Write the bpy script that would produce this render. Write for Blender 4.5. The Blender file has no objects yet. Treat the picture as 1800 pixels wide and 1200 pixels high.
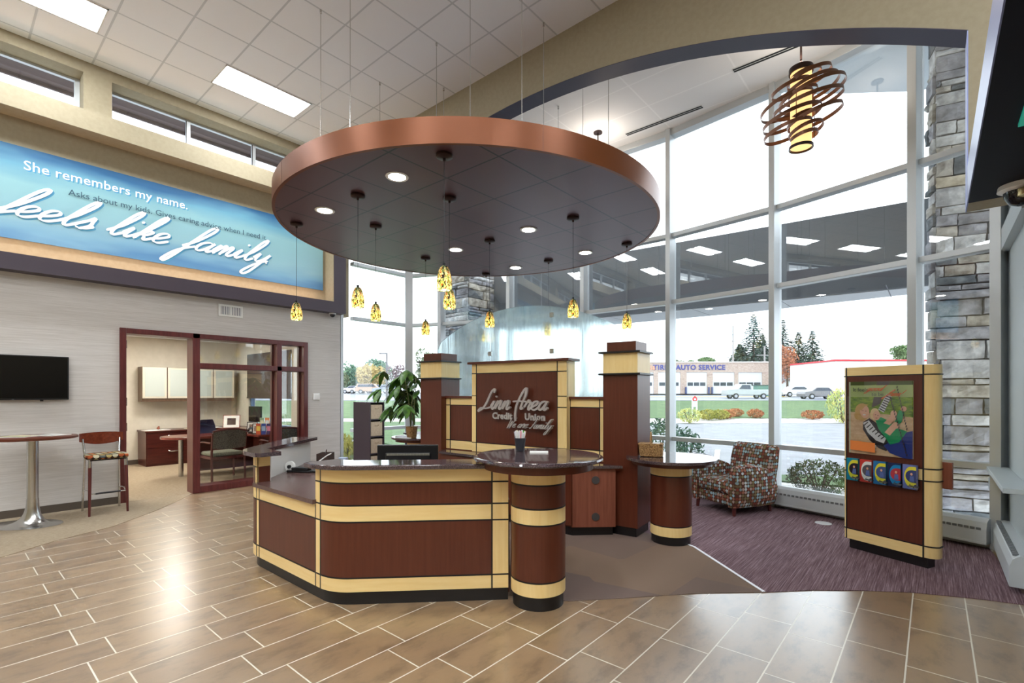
import bpy, bmesh, math, random
from math import sin, cos, pi, radians, sqrt, atan2, hypot
from mathutils import Vector, Matrix

# ------------------------------------------------------------------ camera, sky, exposure
SC = bpy.context.scene
COL = SC.collection
HEAD = math.atan(740 / 867.0)                      # heading of the camera, counter-clockwise from +Y
CAM_H = 1.53
cam = bpy.data.cameras.new('camera')
cam.sensor_width = 36.0
cam.lens = 867.0 / 1800.0 * 36.0
cam.shift_y = 90.0 / 1800.0
cam.clip_end = 1500
cam.clip_start = 0.05
cam_o = bpy.data.objects.new('camera', cam)
cam_o.location = (0, 0, CAM_H)
cam_o.rotation_euler = (pi / 2, 0, HEAD)
COL.objects.link(cam_o)
SC.camera = cam_o

w = bpy.data.worlds.new('overcast_sky')
SC.world = w
w.use_nodes = True
bg = w.node_tree.nodes['Background']
bg.inputs[0].default_value = (0.86, 0.925, 1.0, 1)
bg.inputs[1].default_value = 2.0

SC.view_settings.view_transform = 'Standard'
SC.view_settings.look = 'None'
SC.view_settings.exposure = 1.06
SC.view_settings.gamma = 1.0
SC.view_settings.use_curve_mapping = False

def lin(v):
    v /= 255.0
    return v / 12.92 if v <= 0.04045 else ((v + 0.055) / 1.055) ** 2.4
def rgb(r, g, b):
    return (lin(r), lin(g), lin(b), 1)

TROFFER_E = 25.0      # emission of the fluorescent troffers
DOWN_E = 30.0        # emission of the recessed downlights

def area(name, loc, size, power, color=(1, .93, .82), rot=(0, 0, 0), size_y=None):
    l = bpy.data.lights.new(name, 'AREA')
    l.energy = power; l.color = color
    l.size = size
    if size_y:
        l.shape = 'RECTANGLE'; l.size_y = size_y
    o = bpy.data.objects.new(name, l)
    o.location = loc; o.rotation_euler = rot
    COL.objects.link(o)
    return o

# ------------------------------------------------------------------ materials
class N:
    """small node-tree helper"""
    def __init__(s, name):
        s.m = bpy.data.materials.new(name); s.m.use_nodes = True
        s.t = s.m.node_tree; s.b = s.t.nodes['Principled BSDF']; s.out = s.t.nodes['Material Output']
    def n(s, typ, **kw):
        x = s.t.nodes.new(typ)
        for k, v in kw.items(): setattr(x, k, v)
        return x
    def l(s, a, b): s.t.links.new(a, b)
    def math(s, op, a, b=None):
        x = s.n('ShaderNodeMath', operation=op)
        for i, v in enumerate((a, b)):
            if v is None: continue
            if isinstance(v, (int, float)): x.inputs[i].default_value = v
            else: s.l(v, x.inputs[i])
        return x.outputs[0]
    def mix(s, f, a, b):
        x = s.n('ShaderNodeMix', data_type='RGBA')
        for i, v in ((0, f), (6, a), (7, b)):
            if isinstance(v, (int, float, tuple)): x.inputs[i].default_value = v
            else: s.l(v, x.inputs[i])
        return x.outputs[2]
    def noise(s, vec, scale, detail=3, rough=.55):
        x = s.n('ShaderNodeTexNoise'); x.inputs['Scale'].default_value = scale
        x.inputs['Detail'].default_value = detail; x.inputs['Roughness'].default_value = rough
        if vec is not None: s.l(vec, x.inputs['Vector'])
        return x.outputs['Fac']
    def pos(s, scale=(1, 1, 1), obj=True, loc=(0, 0, 0)):
        if obj: src = s.n('ShaderNodeTexCoord').outputs['Object']
        else: src = s.n('ShaderNodeNewGeometry').outputs['Position']
        mp = s.n('ShaderNodeMapping'); mp.inputs['Scale'].default_value = scale; mp.inputs['Location'].default_value = loc
        s.l(src, mp.inputs['Vector']); return mp.outputs[0]
    def ramp(s, fac, stops, interp='LINEAR'):
        r = s.n('ShaderNodeValToRGB'); r.color_ramp.interpolation = interp
        e = r.color_ramp.elements
        while len(e) > 1: e.remove(e[-1])
        e[0].position = stops[0][0]; e[0].color = stops[0][1]
        for p, c in stops[1:]:
            q = e.new(p); q.color = c
        s.l(fac, r.inputs[0]); return r.outputs[0]
    def bump(s, h, strength=.2, dist=.01):
        b = s.n('ShaderNodeBump'); b.inputs['Strength'].default_value = strength; b.inputs['Distance'].default_value = dist
        s.l(h, b.inputs['Height']); s.l(b.outputs[0], s.b.inputs['Normal'])

MATS = {}
def mat(name, c, rough=.5, metal=0.0, spec=.5, emit=0.0, coat=0.0, ecol=None):
    if name in MATS: return MATS[name]
    k = N(name)
    k.b.inputs['Base Color'].default_value = c
    k.b.inputs['Roughness'].default_value = rough
    k.b.inputs['Metallic'].default_value = metal
    k.b.inputs['Specular IOR Level'].default_value = spec
    if coat:
        k.b.inputs['Coat Weight'].default_value = coat; k.b.inputs['Coat Roughness'].default_value = .08
    if emit:
        k.b.inputs['Emission Color'].default_value = ecol or c
        k.b.inputs['Emission Strength'].default_value = emit
    MATS[name] = k.m
    return k.m

def mottled(name, c1, c2, scale=(1, 1, 1), nscale=5, rough=.5, detail=4, bump=0, lo=.35, hi=.65, obj=True, spec=.5, coat=0, metal=0, bdist=.01):
    k = N(name)
    v = k.pos(scale, obj)
    f = k.noise(v, nscale, detail)
    col = k.ramp(f, [(lo, c1), (hi, c2)])
    k.l(col, k.b.inputs['Base Color'])
    k.b.inputs['Roughness'].default_value = rough
    k.b.inputs['Specular IOR Level'].default_value = spec
    k.b.inputs['Metallic'].default_value = metal
    if coat:
        k.b.inputs['Coat Weight'].default_value = coat; k.b.inputs['Coat Roughness'].default_value = .06
    if bump: k.bump(f, bump, bdist)
    MATS[name] = k.m
    return k.m

CHERRY = mottled('cherry_wood', rgb(90, 42, 26), rgb(98, 48, 31), (14, 14, .8), 3, .3, 5, spec=.5)
CHERRY_L = mottled('cherry_wood_light', rgb(128, 70, 52), rgb(146, 84, 64), (14, 14, .8), 3, .35, 5)
MAPLE = mottled('maple_wood', rgb(246, 212, 142), rgb(252, 222, 158), (10, 10, .9), 3, .33, 5)
MAPLE_H = mottled('maple_wood_horizontal', rgb(246, 212, 142), rgb(252, 222, 158), (1, 1, 10), 3, .33, 5)
BLACK = mat('black_laminate', rgb(22, 20, 22), .35)
REVEAL = mat('black_reveal', rgb(14, 16, 20), .4)
MAHOG = mottled('mahogany_wood', rgb(84, 36, 36), rgb(100, 46, 44), (12, 12, .9), 3, .32, 5)
DKWOOD = mottled('dark_office_wood', rgb(64, 26, 22), rgb(82, 34, 28), (12, 1, 12), 3, .3, 5)
GRANITE = mottled('granite_dark_brown', rgb(52, 42, 46), rgb(104, 86, 88), (1, 1, 1), 160, .07, 2, spec=.8, lo=.42, hi=.62)
COPPER = mat('copper_metal_band', rgb(116, 62, 26), .34, .4)
PLUM = mat('plum_ceiling_metal', rgb(66, 48, 54), .3, .25)
TAN = mottled('tan_paint', rgb(154, 142, 116), rgb(160, 148, 122), (1, 1, 1), 20, .7, 2, obj=False)
DARKP = mat('dark_plum_paint', rgb(64, 54, 64), .5)
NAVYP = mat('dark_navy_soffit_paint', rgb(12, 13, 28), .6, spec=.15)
WHITEP = mat('white_paint', rgb(232, 230, 226), .6)
ALU = mat('aluminium_mullion', rgb(196, 200, 202), .38, .35)
STEEL = mat('brushed_steel', rgb(200, 200, 198), .24, 1.0)
CHROME = mat('chrome', rgb(225, 225, 225), .08, 1.0)
BLKPL = mat('black_plastic', rgb(18, 18, 20), .3)
SCREEN = mat('screen_black', rgb(8, 9, 12), .08)
GREYPL = mat('grey_plastic', rgb(150, 152, 156), .4)
WHITEPL = mat('white_plastic', rgb(236, 236, 234), .35)
PAPER = mat('paper_white', rgb(240, 240, 236), .7)
BRONZE = mat('dark_bronze', rgb(58, 40, 36), .4, .6)
GREYP = mat('pale_grey_paint', rgb(190, 200, 204), .5)
HEATER = mat('heater_enamel', rgb(200, 206, 210), .45)

def wallpaper():
    k = N('grey_wallpaper')
    f1 = k.noise(k.pos((.6, .6, 26), False), 4, 6, .65)
    f2 = k.noise(k.pos((.5, .5, .5), False), 2, 2)
    c = k.ramp(f1, [(.3, rgb(190, 184, 178)), (.55, rgb(206, 201, 196)), (.75, rgb(218, 214, 210))])
    k.l(k.mix(k.math('MULTIPLY', f2, .12), c, rgb(200, 196, 188)), k.b.inputs['Base Color'])
    k.b.inputs['Roughness'].default_value = .8
    k.bump(f1, .15, .004)
    return k.m
WALLP = wallpaper()
OFFW = mottled('office_wall_paint', rgb(206, 200, 186), rgb(212, 206, 192), (1, 1, 1), 8, .8, 3, obj=False)

def tile_mat():
    k = N('floor_tile')
    g = k.n('ShaderNodeNewGeometry').outputs['Position']
    sp = k.n('ShaderNodeSeparateXYZ'); k.l(g, sp.inputs[0])
    cb = k.n('ShaderNodeCombineXYZ')
    k.l(k.math('ADD', sp.outputs[1], -3.54 + 40 * .595), cb.inputs[0])
    k.l(k.math('ADD', sp.outputs[0], .41 + 100 * .2947), cb.inputs[1])
    br = k.n('ShaderNodeTexBrick', offset=.7815, offset_frequency=2, squash=1.0)
    k.l(cb.outputs[0], br.inputs['Vector'])
    br.inputs['Scale'].default_value = 1
    br.inputs['Brick Width'].default_value = .595
    br.inputs['Row Height'].default_value = .2947
    br.inputs['Mortar Size'].default_value = .0042
    br.inputs['Mortar Smooth'].default_value = .1
    br.inputs['Bias'].default_value = 0
    br.inputs['Color1'].default_value = rgb(148, 120, 88)
    br.inputs['Color2'].default_value = rgb(162, 134, 100)
    br.inputs['Mortar'].default_value = rgb(206, 196, 178)
    # veins: cloudy stains drawn out along each tile
    sc1 = k.n('ShaderNodeMapping'); sc1.inputs['Scale'].default_value = (3.2, 1.4, 1); sc1.inputs['Rotation'].default_value = (0, 0, .35)
    k.l(g, sc1.inputs[0])
    f = k.noise(sc1.outputs[0], 2.6, 9, .68)
    st = k.ramp(f, [(.36, (.62, .6, .58, 1)), (.5, (1, 1, 1, 1)), (.68, (1.12, 1.1, 1.06, 1))])
    mul = k.n('ShaderNodeMix', data_type='RGBA', blend_type='MULTIPLY'); mul.inputs[0].default_value = 1
    k.l(br.outputs['Color'], mul.inputs[6]); k.l(st, mul.inputs[7])
    fin = k.mix(br.outputs['Fac'], mul.outputs[2], rgb(236, 228, 210))
    k.l(fin, k.b.inputs['Base Color'])
    k.l(k.math('ADD', k.math('MULTIPLY', br.outputs['Fac'], .4), .32), k.b.inputs['Roughness'])
    k.b.inputs['Specular IOR Level'].default_value = .8; k.b.inputs['Coat Weight'].default_value = 1.0; k.b.inputs['Coat IOR'].default_value = 1.95; k.b.inputs['Coat Roughness'].default_value = .29
    k.bump(k.math('SUBTRACT', 1, br.outputs['Fac']), .25, .002)
    return k.m
TILE = tile_mat()

def carpet_mat(name, c1, c2, c3, scale, rot, bigc=None):
    k = N(name)
    g = k.n('ShaderNodeNewGeometry').outputs['Position']
    mp = k.n('ShaderNodeMapping'); mp.inputs['Rotation'].default_value = (0, 0, rot); mp.inputs['Scale'].default_value = scale
    k.l(g, mp.inputs[0])
    f = k.noise(mp.outputs[0], 5, 6, .75)
    col = k.ramp(f, [(.33, c1), (.5, c2), (.68, c3)])
    if bigc:
        vo = k.n('ShaderNodeTexVoronoi'); vo.inputs['Scale'].default_value = 1.6; vo.inputs['Randomness'].default_value = .2
        k.l(k.pos((1, 1, 0), False), vo.inputs['Vector'])
        sp = k.n('ShaderNodeSeparateColor'); k.l(vo.outputs['Color'], sp.inputs[0])
        col = k.mix(k.math('MULTIPLY', sp.outputs[0], .6), col, bigc)
    k.l(col, k.b.inputs['Base Color'])
    k.b.inputs['Roughness'].default_value = .95
    k.b.inputs['Specular IOR Level'].default_value = .15
    k.bump(f, .6, .006)
    return k.m
CARP_L = carpet_mat('taupe_carpet', rgb(128, 112, 94), rgb(158, 142, 120), rgb(186, 172, 150), (30, 4, 1), pi / 2 + .0)
CARP_D = carpet_mat('brown_carpet', rgb(120, 98, 84), rgb(142, 120, 102), rgb(166, 142, 124), (50, 50, 1), 0, rgb(112, 98, 100))
CARP_R = carpet_mat('plum_striped_carpet', rgb(84, 60, 64), rgb(126, 100, 106), rgb(180, 156, 164), (24, .4, 1), 0.0)

def ceil_mat(name, x0, y0, w, l, c, lc, th=.011, stag=False):
    k = N(name)
    g = k.n('ShaderNodeNewGeometry').outputs['Position']
    sp = k.n('ShaderNodeSeparateXYZ'); k.l(g, sp.inputs[0])
    def line(o, off, per):
        m = k.math('PINGPONG', k.math('ADD', o, -off + 50 * per), per / 2)
        return k.math('LESS_THAN', m, th)
    f = k.math('MAXIMUM', line(sp.outputs[0], x0, w), line(sp.outputs[1], y0, l))
    k.l(k.mix(f, c, lc), k.b.inputs['Base Color'])
    k.b.inputs['Roughness'].default_value = .85
    n = k.noise(k.pos((1, 1, 1), False), 180, 2)
    k.bump(n, .12, .002)
    return k.m
CEIL = ceil_mat('ceiling_tile', -4.15, 3.82, .613, .61, rgb(248, 250, 253), rgb(212, 216, 220))
CEILB = ceil_mat('bay_ceiling_tile', -3.15, 6.13, 1.22, .61, rgb(238, 236, 234), rgb(248, 246, 244))
DISCT = ceil_mat('plum_metal_ceiling_tile', -4.15 + .305, 4.135, .61, .61, rgb(92, 62, 68), rgb(24, 18, 22), .008)
_b = DISCT.node_tree.nodes['Principled BSDF']; _b.inputs['Roughness'].default_value = .34; _b.inputs['Metallic'].default_value = .25
_b.inputs['Normal'].links and DISCT.node_tree.links.remove(_b.inputs['Normal'].links[0])

def glass_mat(name, tint=(.96, .98, .98, 1), boost=1.0):
    k = N(name)
    t = k.n('ShaderNodeBsdfTransparent'); t.inputs[0].default_value = tint
    g = k.n('ShaderNodeBsdfGlossy'); g.inputs['Roughness'].default_value = 0.0
    lw = k.n('ShaderNodeLayerWeight'); lw.inputs['Blend'].default_value = .5
    fr = k.math('ADD', .042, k.math('MULTIPLY', .95, k.math('POWER', lw.outputs['Facing'], 5)))
    mx = k.n('ShaderNodeMixShader')
    cl = k.n('ShaderNodeClamp'); k.l(k.math('MULTIPLY', fr, boost), cl.inputs[0]); k.l(cl.outputs[0], mx.inputs[0])
    k.l(t.outputs[0], mx.inputs[1]); k.l(g.outputs[0], mx.inputs[2]); k.l(mx.outputs[0], k.out.inputs[0])
    MATS[name] = k.m
    return k.m
GLASS = glass_mat('window_glass', boost=1.8)
ACRYL = glass_mat('clear_acrylic')

def frosted():
    k = N('rain_textured_glass')
    v = k.pos((20, 20, .9), False)
    f = k.noise(v, 1.5, 5, .7)
    r = k.n('ShaderNodeBsdfRefraction'); r.inputs['IOR'].default_value = 1.12; r.inputs['Roughness'].default_value = .27
    r.inputs['Color'].default_value = (.9, .97, .98, 1)
    t = k.n('ShaderNodeBsdfTransparent'); t.inputs[0].default_value = (.85, .95, .95, 1)
    tl = k.n('ShaderNodeBsdfTranslucent'); tl.inputs[0].default_value = (.85, .93, .95, 1)
    gl = k.n('ShaderNodeBsdfGlossy'); gl.inputs['Roughness'].default_value = .1
    m1 = k.n('ShaderNodeMixShader'); k.l(k.ramp(f, [(.4, (.05, .05, .05, 1)), (.62, (.3, .3, .3, 1))]), m1.inputs[0])
    k.l(r.outputs[0], m1.inputs[1]); k.l(tl.outputs[0], m1.inputs[2])
    m2 = k.n('ShaderNodeMixShader'); k.l(k.ramp(f, [(.35, (.02, .02, .02, 1)), (.6, (.38, .38, .38, 1))]), m2.inputs[0])
    k.l(m1.outputs[0], m2.inputs[1]); k.l(t.outputs[0], m2.inputs[2])
    m3 = k.n('ShaderNodeMixShader'); m3.inputs[0].default_value = .05
    k.l(m2.outputs[0], m3.inputs[1]); k.l(gl.outputs[0], m3.inputs[2])
    k.l(m3.outputs[0], k.out.inputs[0])
    return k.m
FROST = frosted()

def dots_mat(name, base, cols, pitch, frac=.43):
    k = N(name)
    tc = k.n('ShaderNodeTexCoord')
    sp = k.n('ShaderNodeSeparateXYZ'); k.l(tc.outputs['Object'], sp.inputs[0])
    sn = k.n('ShaderNodeSeparateXYZ'); k.l(tc.outputs['Normal'], sn.inputs[0])
    ax = [k.math('ABSOLUTE', sn.outputs[i]) for i in range(3)]
    isz = k.math('GREATER_THAN', ax[2], .65)
    isx = k.math('GREATER_THAN', ax[0], ax[1])
    # u = x unless facing x -> y ; v = z unless facing z -> y
    def sel(f, a, b):
        x = k.n('ShaderNodeMix', data_type='FLOAT'); k.l(f, x.inputs[0]); k.l(a, x.inputs[2]); k.l(b, x.inputs[3]); return x.outputs[0]
    notz = k.math('SUBTRACT', 1, isz)
    u = sel(k.math('MULTIPLY', isx, notz), sp.outputs[0], sp.outputs[1])
    v = sel(isz, sp.outputs[2], sp.outputs[1])
    cb = k.n('ShaderNodeCombineXYZ'); k.l(u, cb.inputs[0]); k.l(v, cb.inputs[1])
    vo = k.n('ShaderNodeTexVoronoi', voronoi_dimensions='2D'); vo.inputs['Randomness'].default_value = 0; vo.inputs['Scale'].default_value = 1 / pitch
    k.l(cb.outputs[0], vo.inputs['Vector'])
    dot = k.math('LESS_THAN', vo.outputs['Distance'], frac)
    sc = k.n('ShaderNodeSeparateColor'); k.l(vo.outputs['Color'], sc.inputs[0])
    n = len(cols)
    col = k.ramp(sc.outputs[0], [(i / n, c) for i, c in enumerate(cols)], 'CONSTANT')
    k.l(k.mix(dot, base, col), k.b.inputs['Base Color'])
    k.b.inputs['Roughness'].default_value = .9
    k.b.inputs['Specular IOR Level'].default_value = .2
    return k.m
DOTS = dots_mat('dotted_upholstery', rgb(84, 58, 46), [rgb(160, 190, 200), rgb(128, 66, 54), rgb(196, 202, 204), rgb(110, 92, 66), rgb(160, 104, 84), rgb(132, 152, 154), rgb(98, 58, 50), rgb(128, 116, 82), rgb(176, 150, 140)], .0385, .45)
DOTS2 = dots_mat('dotted_stool_seat', rgb(52, 36, 28), [rgb(176, 156, 100), rgb(170, 88, 50), rgb(196, 188, 160), rgb(96, 100, 96), rgb(150, 120, 70)], .062, .47)

def art_glass():
    k = N('speckled_art_glass')
    vo = k.n('ShaderNodeTexVoronoi'); vo.inputs['Scale'].default_value = 120
    k.l(k.pos((1, 1, .55)), vo.inputs['Vector'])
    sc = k.n('ShaderNodeSeparateColor'); k.l(vo.outputs['Color'], sc.inputs[0])
    col = k.ramp(sc.outputs[0], [(0, rgb(226, 206, 128)), (.22, rgb(246, 238, 196)), (.38, rgb(140, 160, 96)), (.52, rgb(190, 84, 36)), (.6, rgb(252, 246, 210)), (.74, rgb(44, 34, 24)), (.88, rgb(70, 96, 70))], 'CONSTANT')
    k.l(col, k.b.inputs['Base Color']); k.b.inputs['Roughness'].default_value = .1
    tl = k.n('ShaderNodeBsdfTranslucent'); k.l(col, tl.inputs[0])
    mx = k.n('ShaderNodeMixShader'); mx.inputs[0].default_value = .6
    k.l(k.b.outputs[0], mx.inputs[1]); k.l(tl.outputs[0], mx.inputs[2]); k.l(mx.outputs[0], k.out.inputs[0])
    return k.m
ARTG = art_glass()

STONES = [mottled('stone_%s' % n, a, b, (1, 1, 1), 9, .85, 8, .8, obj=False, bdist=.02) for n, a, b in (
    ('pale_grey', rgb(150, 150, 152), rgb(206, 206, 206)), ('mid_grey', rgb(112, 112, 118), rgb(160, 160, 166)),
    ('slate', rgb(76, 82, 88), rgb(118, 124, 128)), ('warm_grey', rgb(136, 130, 122), rgb(190, 184, 174)),
    ('buff', rgb(168, 156, 134), rgb(212, 202, 182)))]
MORTAR = mat('stone_mortar', rgb(92, 88, 86), .95)
LEAF = mottled('leaf_green', rgb(38, 78, 18), rgb(84, 128, 36), (1, 1, 1), 14, .4, 2)

# ------------------------------------------------------------------ mesh helpers
class MB:
    def __init__(s): s.v = []; s.f = []; s.mi = []; s.m = 0
    def add(s, vs, fs):
        b = len(s.v); s.v += [tuple(v) for v in vs]
        for f in fs: s.f.append(tuple(b + i for i in f)); s.mi.append(s.m)
    def box(s, x0, x1, y0, y1, z0, z1, M=None):
        vs = [Vector((x, y, z)) for x in (x0, x1) for y in (y0, y1) for z in (z0, z1)]
        if M is not None: vs = [M @ v for v in vs]
        s.add(vs, [(0, 1, 3, 2), (4, 6, 7, 5), (0, 4, 5, 1), (2, 3, 7, 6), (0, 2, 6, 4), (1, 5, 7, 3)]); return s
    def prism(s, poly, z0, z1, M=None):
        a = sum(poly[i - 1][0] * poly[i][1] - poly[i][0] * poly[i - 1][1] for i in range(len(poly)))
        if a < 0: poly = poly[::-1]
        n = len(poly)
        vs = [Vector((p[0], p[1], z0)) for p in poly] + [Vector((p[0], p[1], z1)) for p in poly]
        if M is not None: vs = [M @ v for v in vs]
        s.add(vs, [tuple(range(n))[::-1], tuple(range(n, 2 * n))] + [(i, (i + 1) % n, n + (i + 1) % n, n + i) for i in range(n)]); return s
    def loft(s, rings, cap=True, close=True):
        n = len(rings[0]); vs = [p for r in rings for p in r]; fs = []
        for k in range(len(rings) - 1):
            for i in range(n if close else n - 1):
                j = (i + 1) % n
                fs.append((k * n + i, k * n + j, (k + 1) * n + j, (k + 1) * n + i))
        if cap and close:
            fs.append(tuple(range(n))[::-1]); fs.append(tuple((len(rings) - 1) * n + i for i in range(n)))
        s.add(vs, fs); return s
    def cyl(s, c, r, z0, z1, n=32, r1=None, M=None):
        r1 = r if r1 is None else r1
        rg = [[Vector((c[0] + q * cos(2 * pi * i / n), c[1] + q * sin(2 * pi * i / n), z)) for i in range(n)] for q, z in ((r, z0), (r1, z1))]
        if M is not None: rg = [[M @ p for p in g] for g in rg]
        return s.loft(rg)
    def lathe(s, prof, c=(0, 0), n=32, M=None, cap=True, sx=1, sy=1):
        rg = [[Vector((c[0] + sx * r * cos(2 * pi * i / n), c[1] + sy * r * sin(2 * pi * i / n), z)) for i in range(n)] for r, z in prof]
        if M is not None: rg = [[M @ p for p in g] for g in rg]
        return s.loft(rg, cap)
    def tube(s, pts, r, n=8, cap=True, rad=None, flat=1.0):
        pts = [Vector(p) for p in pts]; rg = []
        up = Vector((0, 0, 1)); prev = None
        for i, p in enumerate(pts):
            t = (pts[min(i + 1, len(pts) - 1)] - pts[max(i - 1, 0)])
            if t.length < 1e-9: t = Vector((0, 0, 1))
            t.normalize()
            if prev is None:
                a = t.cross(up)
                if a.length < .05: a = t.cross(Vector((1, 0, 0)))
            else: a = prev - t * prev.dot(t)
            if a.length < 1e-6: a = t.cross(Vector((1, 0, .1)))
            a.normalize(); prev = a; b = t.cross(a)
            q = rad[i] if rad else r
            rg.append([p + a * q * cos(2 * pi * k / n) + b * q * flat * sin(2 * pi * k / n) for k in range(n)])
        return s.loft(rg, cap)
    def sphere(s, c, r, n=16, m=10, sc=(1, 1, 1), M=None):
        rg = []
        for k in range(1, m):
            t = pi * k / m
            rg.append([Vector((c[0] + sc[0] * r * sin(t) * cos(2 * pi * i / n), c[1] + sc[1] * r * sin(t) * sin(2 * pi * i / n), c[2] + sc[2] * r * cos(t))) for i in range(n)])
        if M is not None: rg = [[M @ p for p in g] for g in rg]
        return s.loft(rg)
    def quad(s, a, b, c, d): s.add([a, b, c, d], [(0, 1, 2, 3)]); return s
    def build(s, name, mt, parent=None, smooth=False, bevel=0, origin=None, seg=2, loc=None, rot=None, sub=0, kind=None):
        me = bpy.data.meshes.new(name)
        off = Vector((0, 0, 0))
        if origin == 'base':
            xs, ys, zs = zip(*s.v); off = Vector(((min(xs) + max(xs)) / 2, (min(ys) + max(ys)) / 2, min(zs)))
        elif origin is not None: off = Vector(origin)
        me.from_pydata([Vector(v) - off for v in s.v], [], s.f)
        ms = mt if isinstance(mt, (list, tuple)) else [mt]
        for x in ms: me.materials.append(x)
        if len(ms) > 1:
            for p, i in zip(me.polygons, s.mi): p.material_index = i
        bm = bmesh.new(); bm.from_mesh(me); bmesh.ops.recalc_face_normals(bm, faces=bm.faces); bm.to_mesh(me); bm.free()
        if smooth:
            me.polygons.foreach_set('use_smooth', [True] * len(me.polygons))
            try: me.set_sharp_from_angle(angle=radians(38))
            except Exception: pass
        o = bpy.data.objects.new(name, me)
        COL.objects.link(o)
        if parent is not None:
            o.parent = parent
            o.location = off if loc is None else loc
        else: o.location = off if loc is None else loc
        if rot: o.rotation_euler = rot
        if bevel:
            m = o.modifiers.new('bevel', 'BEVEL'); m.width = bevel; m.segments = seg; m.limit_method = 'ANGLE'
        if sub:
            m = o.modifiers.new('subsurf', 'SUBSURF'); m.levels = sub; m.render_levels = sub
        if kind: o['kind'] = kind
        return o

def tag(o, label, cat, group=None, kind=None):
    o['label'] = label; o['category'] = cat
    if group: o['group'] = group
    if kind: o['kind'] = kind
    return o
def thing(name, label, cat, loc=(0, 0, 0), rz=0, group=None):
    o = bpy.data.objects.new(name, None); COL.objects.link(o)
    o.location = loc; o.rotation_euler = (0, 0, rz); o.empty_display_size = .1
    return tag(o, label, cat, group)
def dup(root, loc, rz=None, label=None, group=None):
    def cp(o, par):
        c = o.copy(); COL.objects.link(c); c.parent = par
        for ch in [x for x in bpy.data.objects if x.parent == o]: cp(ch, c)
        return c
    r = cp(root, None); r.location = loc
    if rz is not None: r.rotation_euler = (0, 0, rz)
    if label: r['label'] = label
    if group: r['group'] = group
    return r
def struct(name, mb, m, parent=None, **kw):
    o = mb.build(name, m, parent, **kw)
    if parent is None: o['kind'] = 'structure'
    return o
def frame_thing(root, mb, name, m, **kw): return mb.build(name, m, root, **kw)

def offset(path, d):
    """path moved sideways by d (to its right when d > 0), mitred"""
    out = []; n = len(path)
    for i, p in enumerate(path):
        a = path[max(i - 1, 0)]; b = path[min(i + 1, n - 1)]
        t1 = Vector((p[0] - a[0], p[1] - a[1])); t2 = Vector((b[0] - p[0], b[1] - p[1]))
        if i == 0: t1 = t2
        if i == n - 1: t2 = t1
        t1.normalize(); t2.normalize(); n1 = Vector((t1.y, -t1.x)); n2 = Vector((t2.y, -t2.x))
        m = n1 + n2; m.normalize(); k = d / max(.3, m.dot(n1))
        out.append((p[0] + m.x * k, p[1] + m.y * k))
    return out
def ribbon(mb, path, d0, d1, z0, z1):
    A = offset(path, d0); B = offset(path, d1)
    rg = []
    for a, b in zip(A, B): rg.append([Vector((a[0], a[1], z0)), Vector((b[0], b[1], z0)), Vector((b[0], b[1], z1)), Vector((a[0], a[1], z1))])
    return mb.loft(rg)
def arcpts(c, r, a0, a1, n): return [(c[0] + r * cos(radians(a0 + (a1 - a0) * i / n)), c[1] + r * sin(radians(a0 + (a1 - a0) * i / n))) for i in range(n + 1)]
def cut(path, s0, s1):
    """piece of a polyline between two arc lengths"""
    out = []; s = 0
    for a, b in zip(path, path[1:]):
        L = hypot(b[0] - a[0], b[1] - a[1])
        lo, hi = max(s0, s), min(s1, s + L)
        if hi > lo + 1e-6:
            for q in (lo, hi):
                p = (a[0] + (b[0] - a[0]) * (q - s) / L, a[1] + (b[1] - a[1]) * (q - s) / L)
                if not out or hypot(out[-1][0] - p[0], out[-1][1] - p[1]) > 1e-5: out.append(p)
        s += L
    return out
def plen(path): return sum(hypot(b[0] - a[0], b[1] - a[1]) for a, b in zip(path, path[1:]))

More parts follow.
